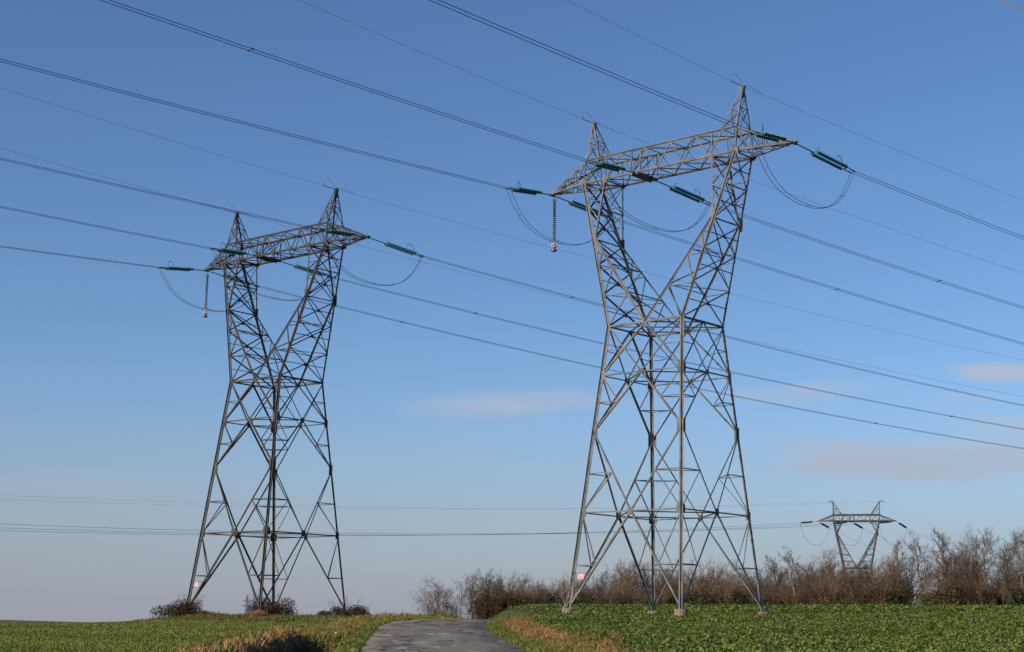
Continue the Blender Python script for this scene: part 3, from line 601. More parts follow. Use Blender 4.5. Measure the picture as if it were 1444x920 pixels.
def strung_line(D):
    T, Y, nm = D['T'], D['Y'], D['name']; g = G1
    for w in 'RCL':
        ends = {}
        for side in 'io':
            loc = {'R': (g['L'], 0, g['tz']), 'L': (-g['L'], 0, g['tz']), 'C': (g['uC'], g['cv']*(1 if side == 'o' else -1), g['H1'])}[w]
            A = world_pt(T, Y, loc); L_ = D['Lo'] if side == 'o' else D['Li']; az = D['azo'] if side == 'o' else D['azi']; k = D['ko' if side == 'o' else 'ki'][w]
            E = A+hdir(az)*L_+np.array([0, 0, k*L_]); ends[side] = E
            tension_string(A, E, 'green glass insulator pair reaching %s from the %s of the %s crossarm' % ('right' if side == 'o' else 'left', WH[w], nm))
            bundle(E, az, D['ao' if side == 'o' else 'ai'][w], D['bo' if side == 'o' else 'bi'][0], 380 if side == 'o' else 300,
                   'twin conductors running %s from the %s of the %s crossarm' % ('off right' if side == 'o' else 'up left', WH[w], nm),
                   spacers=((25, 85, 150, 215) if side == 'o' else ((33, 92) if w != 'L' else (60,))) if T is T1 else ((16, 80, 160) if side == 'o' else (70,)))
        rt, path = jumper(ends['i'], D['azi'], ends['o'], D['azo'], D['sag'][w], 'black jumper cable loop hanging below the %s of the %s crossarm' % (WH[w], nm))
        if w == 'L':
            A = world_pt(T, Y, (-g['L']+.28, 0, g['tz']-.1)); low = min((p+ends['i'] for p in path), key=lambda p: np.hypot(p[0]-A[0], p[1]-A[1]))
            zb = low[2]+.25-A[2]
            root = thing('suspension_insulator', tuple(A), Y, label='dark disc insulator hanging straight down from the %s crossarm tip' % nm, cat='insulator', group='hanging jumper insulators')
            mb = MB(); mb.tube([(0, 0, .1), (0, 0, -.4)], .03, 5); mb.tube([(-.3, 0, -.5), (-.22, 0, -.32), (0, 0, -.28), (.22, 0, -.32), (.34, 0, -.62)], .018, 5); mb.build('hanger', M_FITTING, root)
            mb = MB(); mb.lathe((0, 0, -.4), (0, 0, zb), disc_profile(-zb-.4, .15, .16, .045), 10); mb.build('disc_stack', M_GLASSD, root)
            mb = MB(); mb.tube([(-.45, 0, zb+.12), (-.36, 0, zb-.08), (0, 0, zb-.14), (.36, 0, zb-.08), (.5, 0, zb-.04)], .03, 5); mb.build('arcing_horn', M_FITTING, root)
            mb = MB(); mb.box((0, 0, zb-.25), (.17, .12, .07)); mb.box((0, 0, zb-.5), (.2, .15, .03))
            for x in (-.24, .24): mb.tube([(x, 0, zb-.1), (x, 0, zb-.5)], .05, 6)
            mb.build('clamp', M_BRIGHT, root)
            mb = MB(); mb.lathe((0, 0, zb-.55), (0, 0, zb-.95), [(0, .13), (.2, .15), (.21, .24), (.32, .24), (.34, .18)], 12); mb.build('counterweight', M_FITTING, root)
    for w, sx in (('ER', 1), ('EL', -1)):
        A = world_pt(T, Y, (sx*g['ap'], 0, g['H3'])); pos = 'right' if sx > 0 else 'left'
        earth_wire(A, D['azo'], D['ao'][w], D['bo'][1], 380, 'thin earth wire running off right from the %s peak of the %s' % (pos, nm))
        earth_wire(A, D['azi'], D['ai'][w], D['bi'][1], 300, 'thin earth wire running up left from the %s peak of the %s' % (pos, nm))
        di, do = hdir(D['azi']), hdir(D['azo']); root = thing('bonding_loop', tuple(A), 0, label='small wire bonding loop over the %s peak of the %s' % (pos, nm), cat='earth bond', group='bonding loops on the pylon peaks')
        mb = MB(); mb.tube([di*1.5+np.array([0, 0, .04]), di*1.55+np.array([0, 0, .5]), di*1.1+np.array([0, 0, .75]), di*.55+np.array([0, 0, .55]), (0, 0, .12), do*.9+np.array([0, 0, .1]), do*1.9+np.array([0, 0, -.25])], .014, 5); mb.build('bond_wire', M_EARTH, root, smooth=True)
        mb = MB(); mb.tube([di*1.42, di*1.5+np.array([0, 0, .38])], .05, 5); mb.tube([di*.1, di*1.6], .035, 5); mb.build('bond_clamp', M_BRIGHT, root)
for D in LINES: strung_line(D)
def far_line():
    g = G3; nm = 'small far pylon'
    azi, azo = 242.91, 42.0
    ai = dict(L=-.0918, C=-.0897, R=-.0884, EL=-.0863, ER=-.0853); ao = dict(L=-.2, C=-.2, R=-.2, EL=-.18, ER=-.178)
    for w in 'RCL':
        A = world_pt(T3, Y3, {'R': (g['L'], 0, g['H1']), 'L': (-g['L'], 0, g['H1']), 'C': (g['uC'], 0, g['H1']-.1)}[w]); ends = {}
        for side in 'io':
            az = azi if side == 'i' else azo; E = A+hdir(az)*4.6+np.array([0, 0, (-.12 if side == 'i' else -.24)*4.6]); ends[side] = E
            tension_string(A, E, 'short dark insulator string reaching %s from the %s of the small far pylon' % ('left' if side == 'i' else 'away right', WH[w]), detail=False)
            mb = MB(); mb.tube(span(np.zeros(3), az, (ai if side == 'i' else ao)[w], .00025 if side == 'i' else .0002, 420 if side == 'i' else 170, 60), .024, 4); o = mb.build('conductor', M_WIRE, None, smooth=True); o.location = tuple(E)
            tag(o, 'faint distant conductor running %s from the %s of the small far pylon' % ('far left' if side == 'i' else 'away right', WH[w]), 'power line', 'conductors of the far line')
        jumper(ends['i'], azi, ends['o'], azo, 4.0, 'faint jumper loop under the %s of the small far pylon crossarm' % WH[w], detail=False)
    for w, sx in (('ER', 1), ('EL', -1)):
        A = world_pt(T3, Y3, (sx*(g['ap']+1.2), 0, g['H3'])); pos = 'right' if sx > 0 else 'left'
        for side in 'io':
            earth_wire(A, azi if side == 'i' else azo, (ai if side == 'i' else ao)[w], .00023, 420 if side == 'i' else 170, 'faint distant earth wire running %s from the %s peak of the small far pylon' % ('far left' if side == 'i' else 'away right', pos), .009)
far_line()
#VEGETATION
# ------------------------------------------------------------------ ground cover
def blades(name, P, h, w, mat_, tint, lean=.45, bend=.5):
    n = len(P); a = RNG.uniform(0, 2*np.pi, n); la = RNG.uniform(0, 2*np.pi, n)
    r = np.stack([np.cos(a), np.sin(a), 0*a], -1)*np.asarray(w).reshape(-1, 1)/2
    ln = np.stack([np.cos(la), np.sin(la), 0*la], -1)*(RNG.uniform(0, lean, n)*h)[:, None]; up = np.zeros((n, 3)); up[:, 2] = h
    b = P-np.array([0, 0, .02]); m = P+up*.55+ln*.35; t = P+up*(1-.2*RNG.random(n))[:, None]+ln*(1+bend)
    V = np.stack([b-r, b+r, m-r*.8, m+r*.8, t], 1).reshape(-1, 3); o = (np.arange(n)*5)[:, None]
    Fq = np.concatenate([o+np.array([[0, 1, 3]]), o+np.array([[0, 3, 2]]), o+np.array([[2, 3, 4]])], 0)
    return np_mesh(name, V, Fq, mat_, dict(tint=np.repeat(tint, 5)))
def on_ground(x, y): return np.stack([x, y, terrain(x, y)], -1)
def ysample(n, a, b, p=1.0):
    u = RNG.random(n)
    if abs(p-1) < 1e-6: return a*(b/a)**u
    return (a**(1-p)+u*(b**(1-p)-a**(1-p)))**(1/(1-p))
def clump(x, y, s): return np.clip(.5+.5*wob(x, y, s, 5)+RNG.normal(0, .18, len(x)), 0, 1)
# young cereal on the left
def cereal():
    y = ysample(260000, 42, 150); x = -.40*y-4+RNG.random(len(y))*(.40*y+4+2); x0 = x; rc = road_c(y)
    x = np.round(x/.19)*.19+RNG.normal(0, .035, len(x)); k = (rc-x > wheat_edge(y)+.2*wob(x, y, .8)) & (np.hypot((x+22)/10, (y-147)/13) > 1)
    x, y = x[k], y[k]; k2 = RNG.random(len(x)) < .15+.6*clump(x, y, 1.6); x, y = x[k2], y[k2]
    t = .55*clump(x, y, 3.5)+.45*RNG.random(len(x))
    tag(blades('cereal_seedlings', on_ground(x, y), RNG.uniform(.06, .13, len(x)), .028+.00035*y, M_WHEAT, t, .8), 'short yellow green cereal seedlings covering the left field', 'crop', kind='stuff')
cereal()
def verge():
    y = ysample(210000, 31, 118); s = RNG.random(len(y)); left = RNG.random(len(y)) < .5; e = 2.03+.12*(1-sst(40, 58, y))
    dxl = -e-s*(wheat_edge(y)+.8-e); dxr = e+s*(field_edge(y)+.5-e); dx = np.where(left, dxl, dxr); x = road_c(y)+dx
    dd = x-ditch_c(y); spoil = left & (y < 57) & (dd < -.2); pit = np.hypot(x-2.2, (y-42.6)/1.3) < .5
    inside = (y < 55.8) & (dd > -.95+.25*wob(x, y, .6, 6)) & (dd < .66)
    dry = np.clip(.10-.06*left+.45*wob(x, y, 1.5, 7)+.6*np.exp(-((dx-3.2)/.7)**2)*(y > 46)*(y < 80)-.6*(np.abs(dx) < 2.7)+.02*left*(y > 55)+spoil*.5, 0, 1)
    keep = ~inside & ~pit & (RNG.random(len(y)) < np.where(spoil, .17, 1)); isdry = RNG.random(len(y)) < dry
    g = keep & ~isdry; d = keep & isdry
    hh = (.08+.13*RNG.random(len(y)))*(1+.4*wob(x, y, .9, 2)); hh = np.where(np.abs(dx) < 2.25, hh*.5, hh); hh = np.where(spoil, hh*(.5+.6*RNG.random(len(y))*(dd > -1.4)), hh)
    tag(blades('verge_grass', on_ground(x[g], y[g]), hh[g], .022+.0003*y[g], M_GRASS, .5*clump(x[g], y[g], 1.2)+.5*RNG.random(g.sum()), .7), 'green rough grass along both edges of the lane', 'grass', kind='stuff')
    tag(blades('dry_grass', on_ground(x[d], y[d]), hh[d]*1.5, .022+.0003*y[d], M_DRY, RNG.random(d.sum()), 1.1), 'dry straw coloured grass on the lane banks and ditch edge', 'grass', kind='stuff')
verge()
def island():
    n = 34000; a = RNG.uniform(0, 2*np.pi, n); r = np.sqrt(RNG.random(n)); x = -21+r*np.cos(a)*13.5+RNG.normal(0, .4, n); y = 145.5+r*np.sin(a)*10.5
    x2 = RNG.uniform(-14, -3, 14000); y2 = RNG.uniform(96, 140, 14000); x = np.concatenate([x, x2]); y = np.concatenate([y, y2]); n = len(x)
    h = RNG.uniform(.22, .5, n)*(1+.5*wob(x, y, 1.3, 9))*(1-.75*np.clip(np.hypot((x+21)/13.5, (y-145.5)/10.5), 0, 1)**4*(x < -20)); isd = RNG.random(n) < np.clip(.22+.5*wob(x, y, 2.0, 3), 0, .8)
    tag(blades('rough_grass', on_ground(x[~isd], y[~isd]), h[~isd], .075, M_GRASS, RNG.random((~isd).sum())*.6, .7), 'tall rough grass and weeds around the dark pylon feet', 'grass', kind='stuff')
    tag(blades('dead_weeds', on_ground(x[isd], y[isd]), h[isd]*1.15, .06, M_DRY, RNG.random(isd.sum())*.5, .7), 'brown dead weed stalks around the dark pylon feet', 'weeds', kind='stuff')
island()
PADS = [world_pt(T1, Y1, (sx*5.06, sy*5.22, 0)) for sx in (-1, 1) for sy in (-1, 1)]
def rape():
    def plants(n, a, b, p, per, s0, s1):
        y = ysample(n, a, b, p); x = road_c(y)+field_edge(y)+RNG.random(n)*(.40*y+6-road_c(y)-field_edge(y))
        x = np.round(x/.30)*.30+RNG.normal(0, .1, n)
        k = (x-road_c(y) > field_edge(y)+.25*wob(x, y, .7, 3)); x, y = x[k], y[k]; n = len(x)
        gap = (clump(x, y, 2.4) > .12) & (np.min([np.hypot(x-q[0], y-q[1]) for q in PADS], 0) > .85); x, y = x[gap], y[gap]; n = len(x)
        C = on_ground(x, y); big = RNG.uniform(.6, 1.2, n)*(1+.25*wob(x, y, 2.0, 6)+.15*wob(x, y, 9, 1)); tint = np.clip(.25+.45*clump(x, y, 5)+.25*RNG.random(n), 0, 1)
        C = np.repeat(C, per, 0); big = np.repeat(big, per); tint = np.repeat(tint, per)+RNG.normal(0, .2, n*per); m = n*per
        az = RNG.uniform(0, 2*np.pi, m); el = RNG.uniform(.05, 1.15, m); s = RNG.uniform(s0, s1, m)*big
        d = np.stack([np.cos(az), np.sin(az), 0*az], -1); side = np.stack([-np.sin(az), np.cos(az), RNG.normal(0, .35, m)], -1); up = np.array([0, 0, 1.])
        st = (.05+.13*RNG.random(m))*big; b = C+d*(st*np.cos(el)*.7)[:, None]+up*(st*(.6+np.sin(el)))[:, None]
        fw = d*np.cos(el)[:, None]+up*np.sin(el)[:, None]; dr = -up*(s*.25)[:, None]
        p0 = b; pm = b+fw*(s*.45)[:, None]; pe = b+fw*(s*.82)[:, None]+dr*.5; pt = b+fw*(s*1.02)[:, None]+dr
        sw = side*(s*.36)[:, None]; cu = up*(s*.07)[:, None]
        V = np.stack([p0, pm-sw+cu, pm+sw+cu, pe-sw*.8, pe+sw*.8, pt], 1).reshape(-1, 3); o = (np.arange(m)*6)[:, None]
        Fq = np.concatenate([o+np.array([q]) for q in ([0, 2, 1], [1, 2, 4], [1, 4, 3], [3, 4, 5])], 0)
        return V, Fq, np.repeat(tint, 6)
    A = plants(25000, 31, 70, 0., 9, .055, .10); B = plants(36000, 70, 130, 0., 7, .08, .135); Cc = plants(26000, 130, 209, 0., 4, .16, .25)
    o1 = len(A[0]); o2 = o1+len(B[0])
    tag(np_mesh('leafy_crop', np.concatenate([A[0], B[0], Cc[0]]), np.concatenate([A[1], B[1]+o1, Cc[1]+o2]), M_RAPE, dict(tint=np.concatenate([A[2], B[2], Cc[2]])), smooth=True), 'dense green leafy crop plants filling the right field', 'crop', kind='stuff')
rape()

# ------------------------------------------------------------------ bushes and trees
def spike(mb, p, q, r):
    d = q-p; l = np.linalg.norm(d)+1e-9; d = d/l; ref = np.array([0, 0, 1.]) if abs(d[2]) < .9 else np.array([1., 0, 0])
    a = np.cross(d, ref); a /= np.linalg.norm(a); b = np.cross(d, a)
    mb.add([p+a*r, p-a*r*.5+b*r*.87, p-a*r*.5-b*r*.87, q], [(0, 1, 3), (1, 2, 3), (2, 0, 3)])
def unit(v): return v/(np.linalg.norm(v)+1e-9)
def turn(d, ang, rg):
    a = unit(np.cross(d, rg.normal(size=3))); return unit(d*math.cos(ang)+a*math.sin(ang))
def grow(rg, H, stems=1, spread=.55, limbs=9, sub=6, twig=6, fine=2, low=.25, up=.35, r0=None, twr=.016):
    """bare tree: returns trunk mesh builder and twig-crown mesh builder"""
    T, C = MB(), MB(); r0 = r0 or H*.021
    def limb(p, d, L, r, lev):
        n = 5 if lev < 2 else 3; pts = [p]; dd = d; wig = (.10, .2, .26, .3)[lev]
        for i in range(n):
            dd = unit(turn(dd, rg.normal(0, wig), rg)+np.array([0, 0, up*(.10, .22, .2, .12)[lev]])); pts.append(pts[-1]+dd*L/n)
        rr = [r*(1-.78*i/n) for i in range(n+1)]
        (T if lev < 2 else C).tube(pts, rr, 6 if lev == 0 else 4 if lev == 1 else 3, cap=False)
        k = (limbs, sub, twig)[lev] if lev < 3 else 0
        for j in range(k):
            t = (low if lev == 0 else .22)+(1-(low if lev == 0 else .22))*(j+rg.random())/k; i = min(int(t*n), n-1); f = t*n-i
            q = pts[i]*(1-f)+pts[i+1]*f; ax = unit(pts[i+1]-pts[i]); ang = rg.uniform(.45, .95)*(1.05 if lev else 1)
            nd = turn(ax, ang, rg)
            if lev < 2:
                limb(q, nd, L*(spread*(1.12-.62*t) if lev == 0 else rg.uniform(.38, .58))*rg.uniform(.8, 1.15), r*(1-.7*t)*.56, lev+1)
            else:
                tl = L*rg.uniform(.45, .8); e = q+unit(nd+np.array([0, 0, .25]))*tl; spike(C, q, e, twr)
                for _ in range(fine):
                    s = q+(e-q)*rg.uniform(.25, .8); spike(C, s, s+unit(turn(unit(e-q), rg.uniform(.3, .8), rg))*tl*rg.uniform(.4, .75), twr*.8)
    for s in range(stems):
        a = 2*math.pi*s/max(stems, 1)+rg.random(); tilt = 0.03 if stems == 1 else rg.uniform(.08, .38)
        d = np.array([math.cos(a)*math.sin(tilt), math.sin(a)*math.sin(tilt), math.cos(tilt)])
        limb(np.array([math.cos(a)*.12*(stems > 1), math.sin(a)*.12*(stems > 1), -.25]), d, H*(1 if stems == 1 else rg.uniform(.75, 1.0)), r0*(1 if stems == 1 else .62), 0)
    return T, C
def cards(rg, pts, s, flat=.6):
    n = len(pts); a = rg.normal(size=(n, 3)); a /= np.linalg.norm(a, axis=1)[:, None]; b = rg.normal(size=(n, 3)); b -= a*(a*b).sum(1)[:, None]; b /= np.linalg.norm(b, axis=1)[:, None]
    s = (s*rg.uniform(.6, 1.3, n))[:, None]; V = np.stack([pts-a*s, pts-b*s*flat, pts+a*s, pts+b*s*flat], 1).reshape(-1, 3)
    return V, np.arange(4*n).reshape(n, 4)
def lumpy(rg, n, rx, ry, h, lumps=13):
    c = np.stack([rg.uniform(-.62, .62, lumps)*rx, rg.uniform(-.62, .62, lumps)*ry, rg.uniform(.0, .58, lumps)*h], -1); rr = rg.uniform(.2, .42, lumps)
    k = rg.integers(0, lumps, n); v = rg.normal(size=(n, 3)); v /= np.linalg.norm(v, axis=1)[:, None]; v *= rg.random(n)[:, None]**.45
    p = c[k]+v*rr[k][:, None]*np.array([rx, ry, h*.85]); p[:, 2] = np.abs(p[:, 2]); return p
def thicket(rg, R, H, leaves, ls, stems=16, lm=M_LEAFB, sm=M_TWIG, name='shrub', twr=.013, twigs=9):
    root = thing(name, (0, 0, 0)); S = MB()
    for i in range(stems):
        a = rg.uniform(0, 2*math.pi); d = np.array([math.cos(a)*rg.uniform(.1, .75), math.sin(a)*rg.uniform(.1, .75), 1.]); d = unit(d); p = np.array([math.cos(a), math.sin(a), 0])*R*.3*rg.random(); L = H*rg.uniform(.75, 1.15); pts = [p-np.array([0, 0, .15])]
        for j in range(4): d = unit(d+rg.normal(0, .16, 3)); pts.append(pts[-1]+d*L/4)
        S.tube(pts, [.035*H/3*(1-.2*j) for j in range(5)], 3, cap=False)
        for j in range(twigs):
            t = rg.uniform(.2, 1)*4; k = min(int(t), 3); q = pts[k]+(pts[k+1]-pts[k])*(t-k); e = q+unit(d+rg.normal(0, .6, 3))*L*rg.uniform(.14, .34); spike(S, q, e, twr)
            for _ in range(3): s = q+(e-q)*rg.uniform(.2, .9); spike(S, s, s+unit(unit(e-q)+rg.normal(0, .5, 3))*L*rg.uniform(.07, .18), twr*.8)
    S.build('stem', sm, root)
    V, Fq = cards(rg, lumpy(rg, leaves, R, R, H), ls); np_mesh('foliage', V, Fq, lm, parent=root); return root
def clone(src, loc, rz, sc, **k):
    r = src.copy(); COL.objects.link(r); r.location = loc; r.rotation_euler = (0, 0, rz); r.scale = sc if isinstance(sc, tuple) else (sc,)*3
    for key in ('label', 'group', 'category'):
        if key in r: del r[key]
    tag(r, **k)
    for c in src.children:
        d = c.copy(); COL.objects.link(d); d.parent = r
    return r
def proto_tree(seed, **k):
    rg = np.random.default_rng(seed); T, C = grow(rg, **k); root = thing('bare_tree', (0, 0, 0)); bark = M_BARK
    T.build('trunk', bark, root); C.build('crown', M_TWIG, root)
    zz = sorted(v[2] for v in C.v); root['h'] = float(zz[int(len(zz)*.997)]); return root
PROTO = dict(
 broad=[proto_tree(s, H=8.0, stems=1, spread=.62, limbs=11, sub=7, twig=7, fine=3, low=.22) for s in (1, 2, 3)],
 coppice=[proto_tree(s, H=7.5, stems=5, spread=.42, limbs=8, sub=5, twig=5, fine=2, low=.25, up=.5) for s in (11, 12, 13)],
 slim=[proto_tree(s, H=9.0, stems=1, spread=.34, limbs=15, sub=6, twig=6, fine=3, low=.2, up=.6) for s in (21, 22)],
 conic=[proto_tree(s, H=9.0, stems=1, spread=.55, limbs=16, sub=7, twig=6, fine=3, low=.12, up=.3) for s in (31,)])
SHRUB = dict(
 russet=[thicket(np.random.default_rng(s), 2.2, 3.6, 1500, .10, 22, twigs=12) for s in (41, 42, 43)],
 olive=[thicket(np.random.default_rng(s), 2.3, 3.4, 1700, .11, 20, mat('olive_winter_leaf', (.055, .05, .018), (.12, .10, .035), .6, .85, rand=.2, translucent=.2)) for s in (51, 52)],
 ivy=[thicket(np.random.default_rng(s), 1.9, 3.2, 2000, .11, 14, M_IVY) for s in (61,)],
 grey=[thicket(np.random.default_rng(s), 2.3, 4.2, 350, .08, 30, twigs=16) for s in (71, 72)])
used = set()
def put(lst, i, *a, **k):
    src = lst[i % len(lst)]
    if src.name not in used:
        used.add(src.name); src.location = a[0]; src.rotation_euler = (0, 0, a[1]); src.scale = a[2] if isinstance(a[2], tuple) else (a[2],)*3; return tag(src, **k)
    return clone(src, *a, **k)
def hedge_d(px): return float(np.interp(px, [590, 700, 800, 1000, 1200, 1300, 1450], [236, 240, 244, 236, 222, 214, 210]))
def hz_y(px): return 885.6+(px-715)*.0172
ORD = 'first second third fourth fifth sixth seventh eighth ninth tenth eleventh twelfth thirteenth fourteenth fifteenth sixteenth seventeenth eighteenth nineteenth twentieth twenty-first twenty-second twenty-third twenty-fourth twenty-fifth twenty-sixth twenty-seventh twenty-eighth twenty-ninth thirtieth thirty-first thirty-second thirty-third thirty-fourth thirty-fifth thirty-sixth thirty-seventh thirty-eighth thirty-ninth fortieth'.split()
TREES = [(622, 824, 'broad', 1.15), (648, 819, 'coppice', 1.0), (672, 817, 'coppice', 1.0), (697, 824, 'coppice', 1.0), (731, 817, 'slim', 1.1), (764, 828, 'coppice', 1.0), (812, 826, 'coppice', 1.0), (842, 814, 'slim', 1.0), (868, 806, 'coppice', 1.0), (883, 800, 'coppice', 1.0), (897, 793, 'broad', 1.2), (926, 812, 'coppice', 1.0), (955, 815, 'coppice', 1.0), (986, 815, 'broad', .9), (1012, 806, 'coppice', 1.0), (1040, 800, 'broad', 1.0), (1068, 806, 'coppice', 1.0), (1094, 795, 'slim', 1.2), (1117, 784, 'slim', 1.2), (1149, 785, 'coppice', 1.0), (1172, 800, 'coppice', .9), (1190, 803, 'coppice', 1.0), (1208, 798, 'broad', 1.0), (1224, 800, 'coppice', 1.0), (1241, 796, 'coppice', .9), (1260, 774, 'slim', 1.0), (1294, 766, 'slim', 1.1), (1330, 762, 'slim', 1.2), (1344, 764, 'coppice', 1.0), (1360, 775, 'coppice', .9), (1378, 748, 'conic', 1.0), (1404, 768, 'slim', 1.1), (1428, 752, 'broad', 1.05), (1452, 748, 'broad', 1.1), (1478, 760, 'coppice', 1.0)]
KIND = dict(broad='wide crowned bare tree', coppice='many stemmed bare tree', slim='narrow upright bare tree', conic='tall cone shaped bare tree')
NEAR = {622: 'at the left tip of the tree line beside the lane', 731: 'behind the thin dark marker post', 897: 'seen between the legs of the pale pylon', 1208: 'just in front of the small far pylon', 1294: 'standing in the gap in front of the white building', 1378: 'tallest in the right end of the line', 1428: 'near the right picture edge'}
for i, (px, top, kd, wd) in enumerate(TREES):
    d = hedge_d(px)+RNG.uniform(-4, 5); x = (px-715)/2242*d; z = TZ(x, d)-.1; Ht = ((hz_y(px)-top)/2242*d-z)*(1.08 if px < 1340 else .97)+.3
    src = PROTO[kd][i % len(PROTO[kd])]; s = Ht/src['h']
    lab = '%s, %s tree counting from the left of the far line' % (KIND[kd], ORD[i]) if px not in NEAR else '%s %s' % (KIND[kd], NEAR[px])
    put(PROTO[kd], i, (x, d, z), RNG.uniform(0, 6.28), (s*wd, s*wd, s), label=lab, cat='tree', group='bare trees of the far tree line')
SL = dict(russet='dense russet brown shrub in the undergrowth below the far tree line', olive='olive brown shrub in the undergrowth below the far tree line', ivy='dark green ivy covered shrub in the far tree line', grey='grey twiggy leafless shrub in the far tree line')
px = 604.0; i = 0
while px < 1490:
    for row in (0, 1):
        hp = float(np.interp(px, [600, 625, 700, 800, 900, 1050, 1200, 1320, 1450], [14, 26, 38, 37, 42, 46, 47, 48, 50]))*RNG.uniform(.85, 1.4)*(1.0 if row else .82)
        kd = ('russet', 'grey', 'russet', 'olive', 'russet', 'grey', 'olive', 'ivy')[int(RNG.integers(0, 8))]
        pp = px+RNG.uniform(-4, 4); d = hedge_d(pp)+(5 if row else -4)+RNG.uniform(-2, 2); x = (pp-715)/2242*d; z = TZ(x, d)-.1; s = max(.25, hp/2242*d/3.6)
        if 1268 < pp < 1320 or (1388 < pp < 1412 and row == 0): continue
        put(SHRUB[kd], i, (x, d, z), RNG.uniform(0, 6.28), (s*RNG.uniform(.95, 1.3), s*RNG.uniform(.9, 1.1), s), label=SL[kd], cat='shrub', group=SL[kd].replace('dense ', '').split(' in the')[0]+'s of the far tree line'); i += 1
    px += 12
for lst in list(PROTO.values())+list(SHRUB.values()):
    for s in lst:
        if s.name not in used:
            for c in list(s.children): bpy.data.objects.remove(c)
            bpy.data.objects.remove(s)
# pale sapling and dry bush by the left foot of the pale pylon
def sapling():
    T, C = grow(np.random.default_rng(5), H=3.6, stems=1, spread=.55, limbs=9, sub=4, twig=3, fine=0, low=.3, r0=.06, twr=.012)
    x, y = 3.75, 112.5; root = thing('sapling', (x, y, TZ(x, y)), 0, label='thin pale leafless sapling beside the left foot of the pale pylon', cat='tree'); T.build('trunk', M_PALEBARK, root); C.build('crown', M_PALEBARK, root)
sapling()
def bush(seed, x, y, R, H, n, ls, label, lm=M_BRAMBLE, stems=26, twr=.009, name='bramble_bush', group=None):
    b = thicket(np.random.default_rng(seed), R, H, n, ls, stems, lm, M_TWIG, name, twr, 7); b.location = (x, y, TZ(x, y)-.05); tag(b, label, 'bush', group)
def foot(T, Y, c):
    return world_pt(T, Y, ({'L': -1, 'B': -1, 'F': 1, 'R': 1}[c]*5.06, {'L': -1, 'F': -1, 'B': 1, 'R': 1}[c]*5.22, 0))
fl, fb, ff, fr = (foot(T2, Y2, c) for c in 'LBFR')
bg = 'bramble bushes at the dark pylon feet'
bush(81, fl[0]+.2, fl[1]-1.0, 3.3, 2.45, 7500, .075, 'reddish bramble bush round the left foot of the dark pylon', group=bg)
bush(82, fb[0]+.3, fb[1]-3.5, 2.9, 2.7, 7500, .075, 'largest dark bramble bush behind the front foot of the dark pylon', group=bg)
bush(83, fr[0]-.2, fr[1]-1.2, 3.1, 2.3, 7000, .075, 'low dark bramble bush round the right foot of the dark pylon', group=bg)
bush(84, 2.7, 112.0, 1.9, 2.1, 1800, .06, 'brown wispy dead bush at the left foot of the pale pylon', mat('dead_stalk_leaf', (.16, .085, .04), (.30, .17, .08), 2, .9, translucent=.2), 40, .008, 'dead_bush')
bush(85, fl[0]+7.0, fl[1]-5.5, 1.5, .75, 900, .06, 'small brown weed clump between the dark pylon feet', name='weed_clump')
bush(86, fl[0]+3.4, fl[1]-4.5, 1.8, .85, 1100, .06, 'low reddish bramble spilling right of the left bramble bush', name='bramble_sprawl')
bush(87, fb[0]+3.7, fb[1]-3.0, 2.3, .8, 1200, .06, 'low brown weeds trailing right of the largest bramble bush', name='weed_clump')
bush(88, fr[0]-3.2, fr[1]-2.5, 2.2, .75, 1100, .06, 'low brown weeds left of the right bramble bush', name='weed_clump')
bush(89, fr[0]+3.0, fr[1]-2.2, 2.0, .7, 900, .06, 'low weeds right of the right bramble bush near the lane', name='weed_clump')
def straw_tuft(x, y, label):
    n = 1500; a = RNG.uniform(0, 2*np.pi, n); r = .62*np.sqrt(RNG.random(n)); xx, yy = x+r*np.cos(a), y+r*np.sin(a); P = on_ground(xx, yy)
    o = blades('straw_tuft', P, RNG.uniform(.5, 1.0, n)*(1.15-r*.7), .035, M_DRY, RNG.random(n), .5); tag(o, label, 'grass tuft')
straw_tuft(ff[0], ff[1]-.55, 'pale straw tuft hiding the front foot of the dark pylon')

# ------------------------------------------------------------------ small things
def marker_post():
    x, y = .09, 73.0; root = thing('marker_post', (x, y, TZ(x, y)), 0, label='thin dark leaning marker post on the bank by the lane bend', cat='post')
    mb = MB(); mb.tube([(.06, 0, -.2), (0, 0, .5), (-.03, 0, .62)], .018, 6); mb.build('stake', M_WOOD, root); mb = MB(); mb.box((-.045, 0, .78), (.035, .02, .17)); mb.build('marker_head', M_WOOD, root)
marker_post()
def stone():
    rg = np.random.default_rng(3); mb = MB(); x, y = -6.15, 58.4
    mb.lathe((0, 0, -.06), (0, 0, .16), [(0, .03), (.03, .07), (.06, .075), (.1, .05), (.12, .015)], 7); mb.v = [tuple(np.array(v)*rg.uniform(.82, 1.15, 3)) for v in mb.v]
    o = mb.build('stone', M_STONE); o.location = (x, y, TZ(x, y)+.1); tag(o, 'small bright white stone at the far end of the ditch', 'stone')
stone()
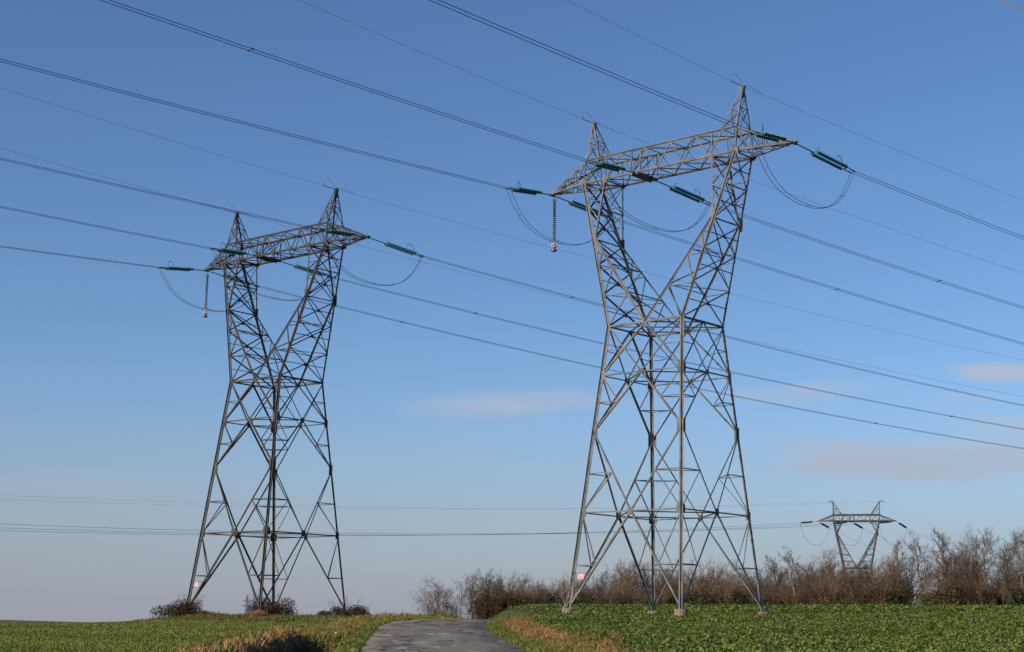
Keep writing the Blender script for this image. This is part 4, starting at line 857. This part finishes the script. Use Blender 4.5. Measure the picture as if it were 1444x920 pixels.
def building(x0, x1, y0, dep, h, rh, label, nw):
    xm = (x0+x1)/2; z = min(TZ(x0, y0), TZ(x1, y0+dep))-.1; root = thing('farm_building', (xm, y0+dep/2, z), 0, label=label, cat='building', group='white buildings behind the trees'); hw = (x1-x0)/2; hd = dep/2
    mb = MB(); mb.box((0, 0, h/2), (hw, hd, h/2))
    for s in (-1, 1): mb.add([(s*hw, -hd, h), (s*hw, hd, h), (s*hw, 0, h+rh)], [(0, 1, 2)])
    mb.build('wall', M_WALL, root)
    mb = MB(); e = .25
    for s in (-1, 1):
        vs = [(-hw-e, s*(hd+e), h-e*rh/hd+.02), (hw+e, s*(hd+e), h-e*rh/hd+.02), (hw+e, 0, h+rh+.02), (-hw-e, 0, h+rh+.02)]; vs += [(a, b, c+.1) for a, b, c in vs]
        mb.add(vs, [(3, 2, 1, 0), (4, 5, 6, 7), (0, 1, 5, 4), (1, 2, 6, 5), (2, 3, 7, 6), (3, 0, 4, 7)])
    mb.build('roof', M_TILE, root)
    for k in range(nw):
        x = -hw+(k+.5)*2*hw/nw; mb = MB(); mb.box((x, -hd-.01, 1.35), (.5, .05, .55)); w = mb.build('window', M_WALL, root); mb = MB(); mb.box((x, -hd-.065, 1.35), (.42, .01, .47)); mb.build('pane', M_PANE, w)
building(58.6, 66.0, 229, 5, 2.2, .4, 'low white building glimpsed through the trunks under the right tree line', 3)
building(69.5, 75.5, 231, 5, 2.0, .4, 'second white building half hidden near the right picture edge', 2)
# roadside tree standing just outside the right of the picture, only a twig tip hangs into view
def roadside_tree():
    T, C = grow(np.random.default_rng(9), H=8.5, stems=1, spread=.55, limbs=9, sub=5, twig=5, fine=1, low=.3, r0=.12, twr=.006)
    V = np.array(C.v+T.v); x0, y0 = ROADSIDE; z0 = TZ(x0, y0); root = thing('roadside_tree', (x0, y0, z0), 5.7, label='bare tree beside the lane with twig tips at the top right corner', cat='tree')
    T.build('trunk', M_BARK, root); C.build('crown', M_BARK, root)
ROADSIDE = (6.9, 14.0)
roadside_tree()
